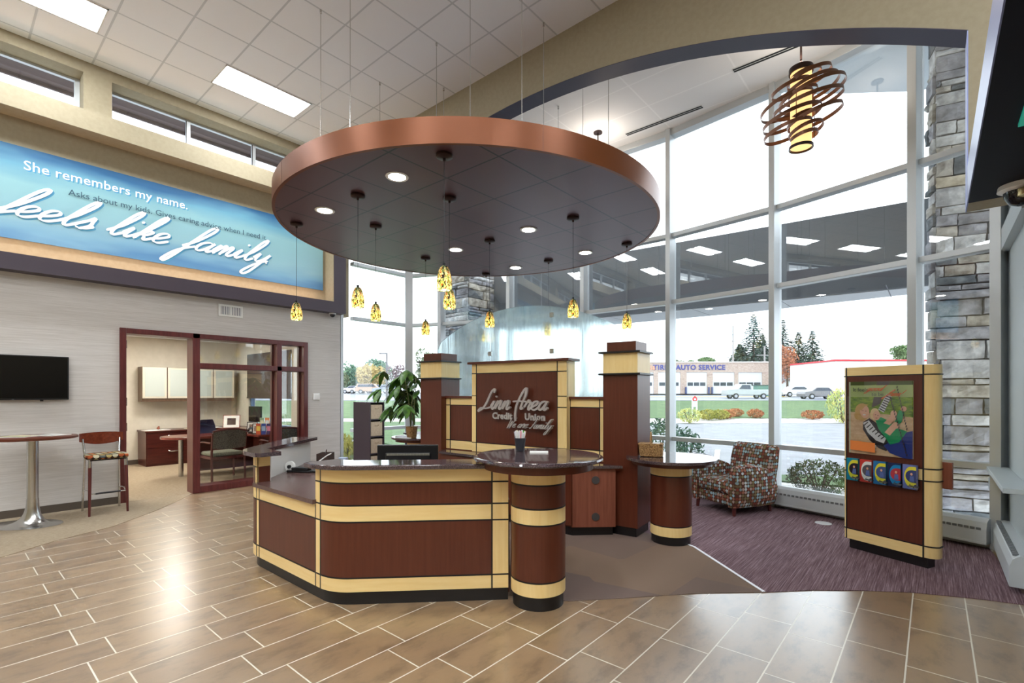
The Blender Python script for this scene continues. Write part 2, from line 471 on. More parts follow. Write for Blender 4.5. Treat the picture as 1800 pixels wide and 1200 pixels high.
# lettering ---------------------------------------------------------
def text_mb(txt, size, depth, M, spacing=1.0, bold=0, align='LEFT'):
    cu = bpy.data.curves.new('lettering', 'FONT'); cu.body = txt; cu.size = size; cu.extrude = depth / 2; cu.offset = bold
    cu.space_character = spacing; cu.align_x = align; cu.resolution_u = 3
    o = bpy.data.objects.new('lettering', cu)
    me = bpy.data.meshes.new_from_object(o)
    mb = MB(); mb.add([M @ v.co for v in me.vertices], [tuple(p.vertices) for p in me.polygons])
    bpy.data.objects.remove(o); bpy.data.meshes.remove(me); bpy.data.curves.remove(cu)
    return mb
S = {
 'e': (.8, [[(0, .3), (.35, .45), (.62, .75), (.48, 1), (.22, .9), (.1, .5), (.2, .1), (.5, 0), (.85, .3)]]),
 'f': (.62, [[(0, .2), (.35, .7), (.78, 1.7), (.75, 2.1), (.52, 1.9), (.32, 1.0), (.12, -.4), (-.08, -1.0), (-.25, -.9), (-.05, -.3), (.35, .1), (.65, .35)]]),
 'l': (.66, [[(0, .25), (.35, .9), (.62, 1.7), (.55, 2.05), (.36, 1.7), (.22, .6), (.3, .08), (.46, 0), (.7, .3)]]),
 's': (.72, [[(0, .25), (.32, .75), (.45, 1.05), (.52, .7), (.58, .3), (.35, -.02), (.08, .1)], [(.35, 0), (.55, .05), (.76, .3)]]),
 'i': (.52, [[(0, .3), (.24, .95), (.18, .25), (.3, 0), (.55, .3)], [(.3, 1.35), (.36, 1.45)]]),
 'k': (.82, [[(0, .25), (.32, .9), (.6, 1.8), (.5, 2.05), (.32, 1.6), (.12, 0)], [(.18, .4), (.45, .95), (.65, .85), (.5, .52), (.25, .48), (.45, .35), (.58, .02), (.86, .3)]]),
 'a': (.98, [[(.75, .85), (.5, 1.0), (.2, .8), (.1, .35), (.25, .02), (.5, .15), (.7, .6), (.8, .98), (.7, .35), (.78, 0), (1.03, .3)]]),
 'm': (1.2, [[(0, .3), (.2, .98), (.14, 0)], [(.16, .2), (.42, .98), (.55, .85), (.5, 0)], [(.52, .2), (.78, .98), (.92, .85), (.86, .2), (1, 0), (1.25, .3)]]),
 'n': (.9, [[(0, .3), (.2, .98), (.14, 0)], [(.16, .2), (.46, .98), (.62, .82), (.56, .2), (.68, 0), (.95, .3)]]),
 'y': (.95, [[(0, .4), (.2, .98), (.2, .3), (.4, .05), (.65, .4), (.82, .98), (.7, .1), (.48, -.8), (.2, -1.0), (.1, -.75), (.5, -.1), (1, .3)]]),
 'r': (.74, [[(0, .3), (.2, .9), (.3, 1.08), (.36, .85), (.6, .85), (.5, .3), (.6, 0), (.8, .3)]]),
 't': (.62, [[(0, .3), (.32, 1.0), (.5, 1.75), (.28, .4), (.38, 0), (.68, .3)], [(.05, 1.12), (.75, 1.22)]]),
 'o': (.84, [[(.42, 1), (.16, .75), (.12, .25), (.36, 0), (.64, .25), (.66, .75), (.42, 1), (.6, .82), (.92, .88)]]),
 'd': (1.0, [[(.75, .8), (.5, 1), (.15, .7), (.1, .3), (.3, 0), (.6, .3), (1.0, 2.0), (.75, .4), (.8, 0), (1.05, .3)]]),
 'g': (1.0, [[(.75, .85), (.5, 1), (.2, .8), (.1, .35), (.25, .02), (.5, .15), (.8, .98), (.6, -.5), (.3, -1), (.05, -.8), (.4, -.2), (1.05, .3)]]),
 'W': (1.45, [[(0, 1.8), (.25, 2.0), (.28, .1), (.4, 0), (.8, 1.5), (.82, .1), (.95, 0), (1.45, 2.1)]]),
 'F': (1.0, [[(.1, 1.7), (.7, 1.95), (1.4, 2.05)], [(.85, 1.95), (.6, .8), (.35, 0), (0, .15)], [(.35, 1.0), (1.0, 1.08)]]),
 'L': (1.05, [[(.95, 1.75), (.9, 2.1), (.6, 1.8), (.4, .8), (.15, .1), (-.35, -.25), (-.1, .1), (.5, .05), (1.1, .25)]]),
 'A': (1.35, [[(1.0, 1.7), (.95, 2.15), (.72, 1.95), (.5, 1.2), (.42, .3), (.62, -.6), (.85, -1.05)], [(.95, 2.15), (1.08, 1.6), (1.0, .8), (1.0, .1), (1.3, .25)], [(-.15, .95), (.5, 1.0), (1.45, .95)]]),
 'I': (.7, [[(.2, 1.8), (.6, 2.0), (1.0, 2.0)], [(.65, 2.0), (.45, .6), (.2, 0), (-.1, .15)]]),
 '!': (.4, [[(.1, .6), (.3, 2.0)], [(.02, .02), (.06, .12)]]),
 '.': (.35, [[(.02, .02), (.08, .1)]]),
 ' ': (.6, []),
}
def catmull(p, k=7):
    if len(p) < 3: return [p[0], ((p[0][0] + p[1][0]) / 2, (p[0][1] + p[1][1]) / 2), p[1]]
    q = [p[0]] + list(p) + [p[-1]]; out = []
    for i in range(1, len(q) - 2):
        for j in range(k):
            t = j / k
            out.append(tuple(.5 * (2 * q[i][d] + (q[i + 1][d] - q[i - 1][d]) * t + (2 * q[i - 1][d] - 5 * q[i][d] + 4 * q[i + 1][d] - q[i + 2][d]) * t * t + (3 * q[i][d] - q[i - 1][d] - 3 * q[i + 1][d] + q[i + 2][d]) * t ** 3) for d in (0, 1)))
    out.append(p[-1]); return out
def script(mb, txt, xh, M, depth=.01, pen=.16, slant=.45, pen_ang=.6, xs=1.0, asc=1.0, lift=.00006):
    """brush-script letters as thick ribbons; xh = height of a small letter; text in the local XY plane, thickness along Z.
    Every stretch of stroke lies a hair above the one before, so that crossings never share a plane."""
    x = 0; k = 0
    for ch in txt:
        wd, strokes = S[ch]
        for st in strokes:
            P = []
            for u, v in catmull(st):
                if v > 1: v = 1 + (v - 1) * asc
                if v < 0: v = v * asc
                P.append(((x + u + v * slant) * xh * xs, v * xh))
            rg = []
            for i, p in enumerate(P):
                a = P[max(i - 1, 0)]; b = P[min(i + 1, len(P) - 1)]
                dx, dy = b[0] - a[0], b[1] - a[1]; L = hypot(dx, dy) or 1
                nx, ny = -dy / L, dx / L
                hw = pen * xh * (.42 + .58 * abs(sin(atan2(dy, dx) - pen_ang + .9)))
                if i in (0, len(P) - 1): hw *= .45
                k += 1; zt = depth + k * lift
                rg.append([M @ Vector((p[0] + nx * hw * q, p[1] + ny * hw * q, z)) for q, z in ((-1, -k * lift * .1), (1, -k * lift * .1), (1, zt), (-1, zt))])
            mb.loft(rg)
        x += wd
    return x * xh * xs
def plane_M(o, xdir, up=(0, 0, 1)):
    x = Vector(xdir).normalized(); y = Vector(up).normalized(); z = x.cross(y)
    M = Matrix((x, y, z)).transposed().to_4x4(); M.translation = Vector(o); return M

# ------------------------------------------------------------------ room shell
XL, YB, ZC, ZB = -8.55, 5.0, 5.95, 5.70          # left wall, bulkhead, main ceiling, bay ceiling
NODES = [(-8.6, 5.24), (-8.6, 6.64), (-7.86, 6.96), (-6.35, 7.42), (-4.78, 7.66), (-3.18, 7.68), (-1.62, 7.46), (-.13, 7.03), (.5, 6.80)]

struct('floor', MB().box(-13.3, 7, -7, 5, -.1, 0).prism([(-8.75, 5), (7, 5), (7, 6.8)] + NODES[::-1][0:] + [(-8.75, 5.24)], -.1, 0), TILE)
# carpets let into the tile, a few millimetres proud
lc = [(-6.3, -.2), (-6.58, .4), (-6.89, .82), (-7.13, 1.33), (-7.7, 1.9), (-8.2, 2.3), (-8.55, 2.54)]
tag(MB().prism([(-8.55, 2.54), (-8.55, -7), (-5.2, -7), (-5.6, -2)] + lc[:-1], 0, .004).build('carpet', CARP_L, kind='structure'), 'taupe streaked carpet along the wall under the television', 'carpet')
tag(MB().prism([(-8.56, 1.74), (-8.56, 4.26), (-8.75, 4.26), (-8.75, 4.9), (-12.95, 4.9), (-12.95, -1), (-8.75, -1), (-8.75, 1.74)], 0, .004).build('carpet', CARP_L, kind='structure'), 'taupe carpet on the office floor behind the glass partition', 'carpet')
edge = [(-4.7, 1.99), (-3.4, 1.99), (-3.0, 2.25), (-2.4, 2.85), (-2.03, 3.02), (-1.74, 3.34), (-1.36, 3.78), (-.99, 4.12)]
line = [(-.99, 4.12), (-1.36, 4.465), (-1.80, 4.88), (-1.95, 4.95), (-2.2, 5.0), (-2.7, 5.1), (-5.4, 5.0), (-6.2, 3.6), (-4.9, 2.2)]
tag(MB().prism(edge + line[1:], 0, .004).build('carpet', CARP_D, kind='structure'), 'brown speckled carpet inside the reception desk, up to the white strip', 'carpet')
rc = [(-.99, 4.12), (-.70, 4.42), (-.42, 4.65), (-.12, 4.86), (.17, 4.99), (.3, 5.04), (.54, 5.11)]
gl = [(.42, 6.74), (-.13, 6.95), (-1.62, 7.38), (-3.18, 7.6), (-4.78, 7.58), (-6.35, 7.34), (-7.86, 6.88), (-8.52, 6.6), (-8.52, 5.1), (-6.2, 3.6), (-5.4, 5.0), (-2.7, 5.1), (-2.2, 5.0), (-1.95, 4.95), (-1.80, 4.88), (-1.36, 4.465)]
tag(MB().prism(rc + gl, 0, .0045).build('carpet', CARP_R, kind='structure'), 'plum and brown striped carpet in the curved window bay', 'carpet')
st = MB(); ribbon(st, [(-.985, 4.125), (-1.80, 4.885), (-1.95, 4.955)], -.012, .012, .0045, .009)
tag(st.build('carpet_strip', mat('white_strip', rgb(240, 240, 246), .3)), 'thin white metal strip between the brown and the plum carpet', 'strip')

# left wall with office opening
lw = MB()
lw.box(-8.75, XL, -7, 1.66, 0, 3.0).box(-8.75, XL, 4.35, 5.0, 0, 3.0).box(-8.75, XL, 1.66, 4.35, 2.43, 3.0)
struct('wall_left', lw, WALLP)
uw = MB(); uw.box(-8.95, -8.65, -7, 5.24, 3.0, 4.94).box(-8.95, -8.35, -7, 5.0, 4.94, 5.2)
uw.box(-8.95, -8.6, -7, 5.24, 5.2, 5.29).box(-8.95, -8.6, -7, 5.24, 5.8, 5.95)
uw.box(-8.95, -8.6, 1.29, 1.59, 5.29, 5.8).box(-8.95, -8.6, 4.6, 5.24, 5.29, 5.8).box(-8.95, -8.6, -2.6, -2.3, 5.29, 5.8).box(-8.95, -8.6, -7, -6.4, 5.29, 5.8)
uw.box(-8.66, -8.36, 4.755, 4.76, 3.2, 4.9)
struct('wall_left_upper', uw, TAN)
fb = MB(); fb.box(-8.65, -8.35, -7, 5.0, 3.0, 3.2).box(-8.65, -8.35, 4.76, 5.0, 3.2, 4.94)
struct('trim_1', fb, DARKP)
bb = MB(); bb.box(XL, XL + .012, -7, 1.655, 0, .10).box(XL, XL + .012, 4.355, 5.0, 0, .10)
struct('baseboard_left', bb, mat('brown_vinyl_base', rgb(84, 74, 64), .6))

# clerestory windows
def clerestory(i, y0, y1, mull):
    m = MB()
    m.box(-8.93, -8.87, y0, y1, 5.29, 5.32).box(-8.93, -8.87, y0, y1, 5.77, 5.80)
    for y in [y0 + .0] + mull + [y1 - .05]: m.box(-8.93, -8.86, y, y + .05, 5.29, 5.80)
    o = struct('window_%d' % i, m, ALU)
    MB().box(-8.905, -8.895, y0, y1, 5.31, 5.78).build('glass_pane', GLASS, o)
    bl = MB()
    for y in mull: bl.box(-8.868, -8.862, y - .012, y, 5.32, 5.77)
    bl.build('gasket', BLKPL, o)
clerestory(11, -2.3, 1.29, [-1.35, -.4, .45])
clerestory(12, 1.59, 4.6, [2.56, 3.54])
clerestory(13, -6.4, -2.6, [-5.45, -4.5, -3.55])
EAVE = mottled('brown_slat_eave', rgb(58, 44, 48), rgb(84, 66, 66), (40, .3, 1), 3, .7, 3)
tag(MB().box(-9.98, -8.95, -7.5, 5.3, 6.1, 6.2).box(-10.02, -9.98, -7.5, 5.3, 6.05, 6.3).build('roof_eave', EAVE, kind='structure'), 'brown slatted roof eave outside the high narrow windows', 'eave')

# other walls and ceilings
struct('wall_back', MB().box(-8.75, 7, -7.2, -7, 0, 5.95), TAN)
struct('wall_right', MB().box(7, 7.2, -7, 5.24, 0, 5.95), TAN)
struct('ceiling', MB().box(-8.6, 7, -7, 5.24, ZC, ZC + .1), CEIL)
struct('ceiling_bay', MB().prism([(-8.6, 5.24), (.6, 5.24), (.6, 6.8)] + NODES[::-1], ZB, ZB + .1), CEILB)

# bulkhead with the big arch
AX, AZ, AR_ = -4.2, 5.37 - 9.05, 9.05
def archz(x): return AZ + sqrt(AR_ ** 2 - (x - AX) ** 2)
bh = MB(); xs = [-8.6 + 8.8 * i / 64 for i in range(65)]
for a, b in zip(xs, xs[1:]):
    za, zb = archz(a), archz(b)
    v = [(a, 5.0, za), (b, 5.0, zb), (b, 5.0, ZC), (a, 5.0, ZC), (a, 5.24, za), (b, 5.24, zb), (b, 5.24, ZC), (a, 5.24, ZC)]
    bh.add(v, [(0, 1, 2, 3), (5, 4, 7, 6)])
bh.box(.2, 7, 5.0, 5.24, 2.94, ZC).box(.8, 7, 5.0, 5.24, 0, 2.94)
struct('wall_front', bh, TAN)
un = MB()
for a, b in zip(xs, xs[1:]):
    za, zb = archz(a), archz(b)
    un.add([(a, 4.995, za), (b, 4.995, zb), (b, 5.245, zb), (a, 5.245, za), (a, 4.995, za - .006), (b, 4.995, zb - .006), (b, 5.245, zb - .006), (a, 5.245, za - .006)], [(0, 1, 2, 3), (4, 5, 6, 7), (0, 1, 5, 4), (3, 2, 6, 7)])
struct('trim_2', un, mat('arch_soffit_paint', rgb(58, 50, 72), .45))
struct('trim_3', MB().box(.193, .2, 4.995, 5.245, 2.94, archz(.2)), mat('jamb_paint', rgb(150, 160, 210), .5))

# dropped soffit on the right
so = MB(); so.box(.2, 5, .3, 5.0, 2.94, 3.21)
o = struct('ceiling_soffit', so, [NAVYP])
MB().box(.194, .2, .3, 5.0, 2.945, 3.21).build('fascia', mat('soffit_fascia_lit_blue', rgb(120, 130, 178), .35), o)  # edge of the dark soffit; the blue light on it is put into the colour
gs = MB().box(.34, .95, 2.6, 3.7, 2.925, 2.94)
tag(gs.build('backlit_sign', mat('green_lit_panel', rgb(10, 110, 90), .3, emit=.55)), 'green lit panel set into the dark soffit at the right edge', 'light panel')

# curtain wall -----------------------------------------------------
def facet(i, a, b, transoms, y_bot=.22, top=5.67):
    a = Vector((a[0], a[1], 0)); b = Vector((b[0], b[1], 0)); L = (b - a).length; ux = (b - a).normalized()
    M = Matrix.Translation(a) @ Matrix.Rotation(atan2(ux.y, ux.x), 4, 'Z')      # local x along, local y outward
    m = MB()
    m.box(0, L, -.10, .05, 0, y_bot, M); m.box(0, L, -.12, .05, top - .07, top + .03, M)
    for z in transoms: m.box(.02, L - .02, -.09, .04, z - .032, z + .032, M)
    o = struct('window_%d' % i, m, ALU, bevel=.004)
    MB().box(.01, L - .01, .0, .008, y_bot - .01, top - .05, M).build('glass_pane', GLASS, o)
    hm = MB(); zt = .30
    hm.box(.03, L - .03, -.24, -.105, .06, .08, M)
    rg = []
    for x in (.03, L - .03):
        rg.append([M @ Vector((x, y, z)) for y, z in ((-.105, .06), (-.235, .06), (-.235, .20), (-.215, .27), (-.17, .30), (-.105, .30))])
    hm.loft(rg)
    h = hm.build('heater_cover', HEATER, None)
    tag(h, 'pale baseboard heater under ' + HL[i - 1], 'heater', None)
    if not h.get('kind'): pass
    g = MB()
    nn = int(L / .055)
    for k in range(nn):
        x = .06 + k * (L - .12) / nn
        g.box(x, x + .036, -.238, -.2345, .205 - .012, .205 + .012, M)
    g.build('vent_slots', mat('heater_slot', rgb(120, 124, 128), .5), h)
HL = ['the left-hand window next to the grey wall', 'the narrow corner window left of the plant', 'the window behind the left stone pier', 'the window behind the left half of the frosted arch', 'the window behind the right half of the frosted arch', 'the window beside the round-top column', 'the window behind the dotted armchair and kiosk', 'the stone pier window at the right end']
TR = [[2.97, 4.03, .80]] * 8
for i in range(8): facet(i + 1, NODES[i], NODES[i + 1], TR[i])
def post(i, p, ang, wx=.066, d0=-.15, d1=.06, z1=5.7):
    M = Matrix.Translation((p[0], p[1], 0)) @ Matrix.Rotation(ang, 4, 'Z')
    struct('trim_%d' % i, MB().box(-wx / 2, wx / 2, d0, d1, 0, z1, M), ALU, bevel=.004)
angs = []
for i, p in enumerate(NODES):
    a = NODES[max(i - 1, 0)]; b = NODES[min(i + 1, len(NODES) - 1)]
    ang = atan2(b[1] - a[1], b[0] - a[0])
    if i == 0: ang = pi / 2
    if i == 1: ang = radians(56)
    if i == 0: post(20, (-8.6, 5.04), pi / 2, .06, -.05, .06)
    elif i == 1: post(21, (-8.6, 6.64), ang, .16, -.16, .08)
    elif i == 8: post(28, p, ang, .085, -.12, .08, 2.98 + 2.7)
    else: post(20 + i, p, ang, .075 if i != 7 else .085, -.16, .06)
# little side wall right of the bay
rw = MB(); rw.box(.56, .8, 5.0, 6.86, 0, 5.7)
struct('wall_side', rw, GREYP)
tag(MB().box(.40, .56, 5.24, 6.72, .77, .81).build('window_ledge', GREYP, bevel=.004, origin='base'), 'pale grey ledge on the side wall at the far right', 'ledge')
struct('trim_30', MB().box(.5, .56, 5.24, 6.74, 2.9, 3.1), GREYP)
h = MB(); h.loft([[Vector((.56, y, z)), Vector((.46, y, z)), Vector((.46, y, .2)), Vector((.485, y, .27)), Vector((.53, y, .3)), Vector((.56, y, .3))] if False else [Vector((.56, y, .06)), Vector((.44, y, .06)), Vector((.44, y, .21)), Vector((.46, y, .27)), Vector((.50, y, .3)), Vector((.56, y, .3))] for y in (5.3, 6.7)])
hr = tag(h.build('heater_cover', HEATER), 'pale baseboard heater on the side wall at the far right edge', 'heater')
g = MB()
for k in range(24): g.box(.463, .497, 5.35 + k * .055, 5.385 + k * .055, .285, .302)
g.build('vent_slots', mat('heater_slot', rgb(120, 124, 128), .5), hr)

# linear diffusers and ceiling bits in the bay
def diffuser(x0, x1, y, label):
    m = MB().box(x0, x1, y - .05, y + .05, ZB - .006, ZB)
    o = tag(m.build('linear_diffuser', mat('diffuser_white', rgb(226, 226, 224), .5), origin='base'), label, 'air vent')
    s_ = MB()
    for q in (-.022, .022): s_.box(x0 + .005, x1 - .005, y + q - .014, y + q + .014, ZB - .009, ZB - .0055)
    c = s_.build('slot', mat('slot_black', rgb(8, 8, 8), .6), o); c.location = -o.location
diffuser(-3.77, -2.55, 7.26, 'double black slot diffuser nearest the copper ceiling disc')
diffuser(-1.97, -.75, 6.72, 'double black slot diffuser behind the hanging ring chandelier')

# troffers
TE = mat('troffer_lens', rgb(250, 252, 255), .4, emit=TROFFER_E, ecol=(.91, .96, 1, 1))
TF = mat('troffer_reflector', rgb(240, 240, 238), .4, emit=4, ecol=(.91, .96, 1, 1))
def troffer(x, y, label):
    t = thing('ceiling_light', label, 'ceiling light', (x, y, ZC), 0, 'recessed fluorescent troffers')
    MB().box(-.27, .27, -.585, .585, -.004, -.001).build('reflector', TF, t)
    m = MB()
    for q in (-.13, .13): m.box(q - .085, q + .085, -.56, .56, -.012, -.004)
    m.build('lens', TE, t)
    f = MB().box(-.29, .29, -.6, -.585, -.01, 0).box(-.29, .29, .585, .6, -.01, 0).box(-.29, -.27, -.6, .6, -.01, 0).box(.27, .29, -.6, .6, -.01, 0)
    f.build('frame', WHITEP, t)
troffer(-7.52, 3.155, 'bright rectangular ceiling light left of the copper disc')
troffer(-7.52, .71, 'bright rectangular ceiling light at the top left corner')
for x in (-4.46, -1.4, 1.66, 4.7):
    for y in (-1.73, -4.2): troffer(x, y, 'rectangular ceiling light over the hall behind the viewer, seen only in the glass')
for y in (-1.73, -4.2): troffer(-7.52, y, 'rectangular ceiling light over the hall behind the viewer, seen only in the glass')
for x in (-1.4, 1.66): troffer(x, .71, 'rectangular ceiling light over the hall beside the viewer, seen only in the glass')
for x in (1.66, 4.7): troffer(x, 3.155, 'rectangular ceiling light over the right side, seen only in the glass')

# office ------------------------------------------------------------
struct('wall_office_back', MB().box(-13.1, -12.95, -1, 4.95, 0, 2.72), OFFW)
ow = MB().box(-12.95, -12.24, 4.8, 4.95, 0, 2.72).box(-10.1, -8.75, 4.8, 4.95, 0, 2.72).box(-12.24, -10.1, 4.8, 4.95, 0, .78).box(-12.24, -10.1, 4.8, 4.95, 2.4, 2.72)
struct('wall_office_side', ow, OFFW)
struct('wall_office_near', MB().box(-13.1, -8.75, -1.15, -1, 0, 2.72), OFFW)
struct('ceiling_office', MB().box(-13.1, -8.75, -1.15, 4.95, 2.72, 2.8), CEIL)
struct('baseboard_office', MB().box(-12.95, -12.93, -1, 4.8, 0, .1), mat('brown_vinyl_base', rgb(84, 74, 64), .6))
wf = MB()
for x in (-12.24, -11.2, -10.15): wf.box(x, x + .05, 4.84, 4.92, .78, 2.4)
wf.box(-12.24, -10.1, 4.84, 4.92, .78, .83).box(-12.24, -10.1, 4.84, 4.92, 2.35, 2.4)
o = struct('window_20', wf, mat('blue_grey_window_frame', rgb(110, 130, 160), .4, .3))
MB().box(-12.2, -10.12, 4.875, 4.883, .82, 2.36).build('glass_pane', GLASS, o)
for x, sz, lab in ((-11.4, 1.15, 'left brown roller shade on the office window'), ):
    tag(MB().box(-12.26, -10.08, 4.775, 4.785, 1.42, 2.42).box(-12.26, -10.08, 4.765, 4.795, 1.40, 1.43).build('roller_shade', mat('brown_shade', rgb(74, 60, 54), .8), origin='base'), 'dark brown roller shade half down over the office window', 'window shade')
for x, y in ((-11.4, 3.2), (-10.2, 1.2), (-11.4, -.2)):
    t = thing('ceiling_light', 'square ceiling light inside the office behind the partition', 'ceiling light', (x, y, 2.72), 0, 'office ceiling lights')
    MB().box(-.28, .28, -.28, .28, -.01, -.002).build('lens', mat('office_lens', rgb(255, 246, 230), .4, emit=30.0, ecol=(1, .94, .84, 1)), t)
    MB().box(-.3, .3, -.3, -.28, -.012, 0).box(-.3, .3, .28, .3, -.012, 0).box(-.3, -.28, -.28, .28, -.012, 0).box(.28, .3, -.28, .28, -.012, 0).build('frame', WHITEP, t)

# office door frame and glazed screen
df = MB()
X0, X1 = -8.78, -8.515
def jb(y0, y1, z0, z1): df.box(X0, X1, y0, y1, z0, z1)
jb(1.66, 1.735, 0, 2.43); jb(2.54, 2.64, 0, 2.43); jb(3.80, 3.885, .10, 2.36); jb(4.275, 4.35, 0, 2.43)
jb(1.735, 4.275, 2.355, 2.43); jb(2.64, 4.275, 1.90, 1.985); jb(2.64, 4.275, 0, .10)
o = struct('door_1', df, MAHOG, bevel=.006)
MB().box(-8.655, -8.645, 2.63, 4.28, .09, 1.91).box(-8.655, -8.645, 2.63, 4.28, 1.98, 2.36).build('glass_pane', GLASS, o)
stp = MB().box(-8.70, -8.66, 2.64, 2.665, .1, 2.355).box(-8.70, -8.66, 3.775, 3.80, .1, 2.355).box(-8.70, -8.66, 3.885, 3.91, .1, 2.355).box(-8.70, -8.66, 4.25, 4.275, .1, 2.355)
stp.build('glazing_stop', MAHOG, o)
hg = MB()
for z in (.25, 1.0, 1.35, 2.15): hg.box(-8.6, -8.52, 1.735, 1.742, z, z + .11)
hg.build('hinge', STEEL, o)

# ------------------------------------------------------------------ suspended disc
DX, DY, DR, DZ = -4.15, 4.135, 2.134, 3.404
t = thing('ceiling_disc', 'large round suspended ceiling disc with copper rim and plum metal tiles', 'ceiling canopy', (0, 0, 0))
N_ = 128
rim = MB()
rg = [[Vector((DX + r * cos(2 * pi * i / N_), DY + r * sin(2 * pi * i / N_), z)) for i in range(N_)] for r, z in ((DR, DZ), (DR, DZ + .205), (DR - .03, DZ + .205), (DR - .03, DZ))]
rim.loft(rg + [rg[0]], cap=False)
rim.build('rim', COPPER, t, smooth=True)
MB().cyl((DX, DY), DR - .028, DZ + .004, DZ + .03, N_).build('tile_panel', DISCT, t)
seam = MB()
for a in (205, 262, 330, 28, 100, 155):
    seam.box(-.0015, .0015, -.001, .001, DZ + .002, DZ + .203, Matrix.Translation((DX + DR * cos(radians(a)), DY + DR * sin(radians(a)), 0)) @ Matrix.Rotation(radians(a + 90), 4, 'Z'))
seam.build('rim_seam', CHERRY, t)
kn = 0
for (x, y) in ((-5.38, 2.9), (-4.77, 4.12), (-5.99, 4.12), (-4.76, 2.9), (-3.54, 3.5), (-3.54, 4.73), (-2.95, 3.6), (-5.4, 4.8)):
    MB().cyl((x, y), .004, DZ + .03, ZC, 6).cyl((x, y), .012, ZC - .04, ZC, 8).build('suspension_cable', STEEL, t)
for (x, y) in ((-4.75, 5.5), (-4.15, 5.9), (-3.54, 5.6), (-3.1, 5.5)):
    MB().cyl((x, y), .004, DZ + .03, ZB, 6).cyl((x, y), .012, ZB - .04, ZB, 8).build('suspension_cable', STEEL, t)

DL = mat('downlight_lens', rgb(255, 255, 250), .4, emit=DOWN_E, ecol=(1, .96, .86, 1))
dn = {(-1, -1): 'front left', (1, -1): 'nearest, front right', (-1, 0): 'middle left', (1, 0): 'middle right', (-1, 1): 'rear left', (1, 1): 'rear right'}
for (i, j), w_ in dn.items():
    x = DX + .61 * i; y = DY + {-1: -1.525, 0: .305, 1: 1.525}[j]
    d = thing('downlight', 'round recessed downlight in the plum disc, %s of the six' % w_, 'downlight', (x, y, DZ), 0, 'downlights in the ceiling disc')
    MB().lathe([(.074, -.004), (.096, -.006), (.1, 0), (.074, .003)], cap=False, n=28).build('trim_ring', WHITEP, d, smooth=True)
    MB().cyl((0, 0), .076, -.003, .002, 28).build('lens', DL, d)

# glass pendants
GPROF = [(.014, .195), (.03, .185), (.044, .155), (.053, .115), (.059, .07), (.06, .035), (.055, .005), (.052, 0), (.049, .004), (.054, .036), (.05, .1), (.036, .15), (.012, .18)]
def pendant():
    t = thing('pendant_light', 'p', 'pendant light', (0, 0, 0), 0, 'speckled glass pendants under the ceiling disc')
    MB().lathe(GPROF, n=24, cap=False).build('glass_shade', ARTG, t, smooth=True)
    MB().lathe([(.008, .09), (.014, .07), (.02, .035), (.014, .012), (.004, .006)], n=12).build('bulb', mat('pendant_bulb', rgb(255, 240, 200), .3, emit=30, ecol=(1, .9, .7, 1)), t, smooth=True)
    top = DZ - 2.335
    MB().cyl((0, 0), .0022, .19, top - .03, 6).cyl((0, 0), .012, .18, .215, 10).build('cord', BLKPL, t)
    MB().lathe([(.01, top - .05), (.012, top - .03), (.055, top - .026), (.066, top - .018), (.066, top)], n=24).build('canopy', BRONZE, t, smooth=True)
    return t
PN = [(1, -1, 'the nearest one, hanging in front of another near the middle'), (0, -1, 'left of centre, the second from the left'), (1, -.6, 'just behind and below the nearest one'), (-1, -1, 'far left, in front of the dark fascia'),
      (0, -.6, 'third from the left, against the left window'), (0, 0, 'in front of the left part of the frosted arch'), (1, 0, 'in front of the right part of the frosted arch'), (1, 1, 'farthest right, above the right brown pillar'),
      (-1, 0, 'small one against the narrow corner window'), (0, 1, 'behind the frosted glass, right one'), (-1, 1, 'behind the frosted glass, left one')]
XO = {1: 1.22, 0: 0, -1: -1.22}
pos = [(DX + 1.22, DY - 1.525), (DX, DY - 1.525), (DX + .61, DY - .915), (DX - 1.22, DY - 1.525), (DX - .61, DY - .915), (DX, DY + .305), (DX + 1.22, DY + .305), (DX + 1.22, DY + 1.525), (DX - 1.22, DY + .305), (DX, DY + 1.525), (DX - 1.22, DY + 1.525)]
p0 = pendant()
for k, ((x, y), q) in enumerate(zip(pos, PN)):
    o = p0 if k == 0 else dup(p0, (0, 0, 0))
    o.location = (x, y, 2.335); o['label'] = 'speckled amber glass pendant, ' + q[2]

# ------------------------------------------------------------------ banded millwork
def bands(root, path, levels, vseams=(), t0=0.0, th=.03, toe_in=.03, line=.011, parts=True):
    """levels: list of (z0, z1, material); black inlay lines between them"""
    for z0, z1, m, nm in levels:
        ins = toe_in if nm == 'toe_kick' else 0
        b = MB(); ribbon(b, path, -ins, -(th + ins), z0, z1); b.build(nm, m, root, smooth=True)
    ln = MB()
    zs = sorted({z1 for z0, z1, m, nm in levels if nm != 'toe_kick'})[:-1]
    for z in zs: ribbon(ln, path, .0012, -.01, z - line / 2, z + line / 2)
    for s0, za, zb in vseams:
        c = cut(path, s0 - line / 2, s0 + line / 2)
        ribbon(ln, c, .0014, -.01, za, zb)
    if ln.v: ln.build('black_inlay', REVEAL, root, smooth=False)
TOE, LB, DP = 'toe_kick', 'maple_band', 'cherry_panel'

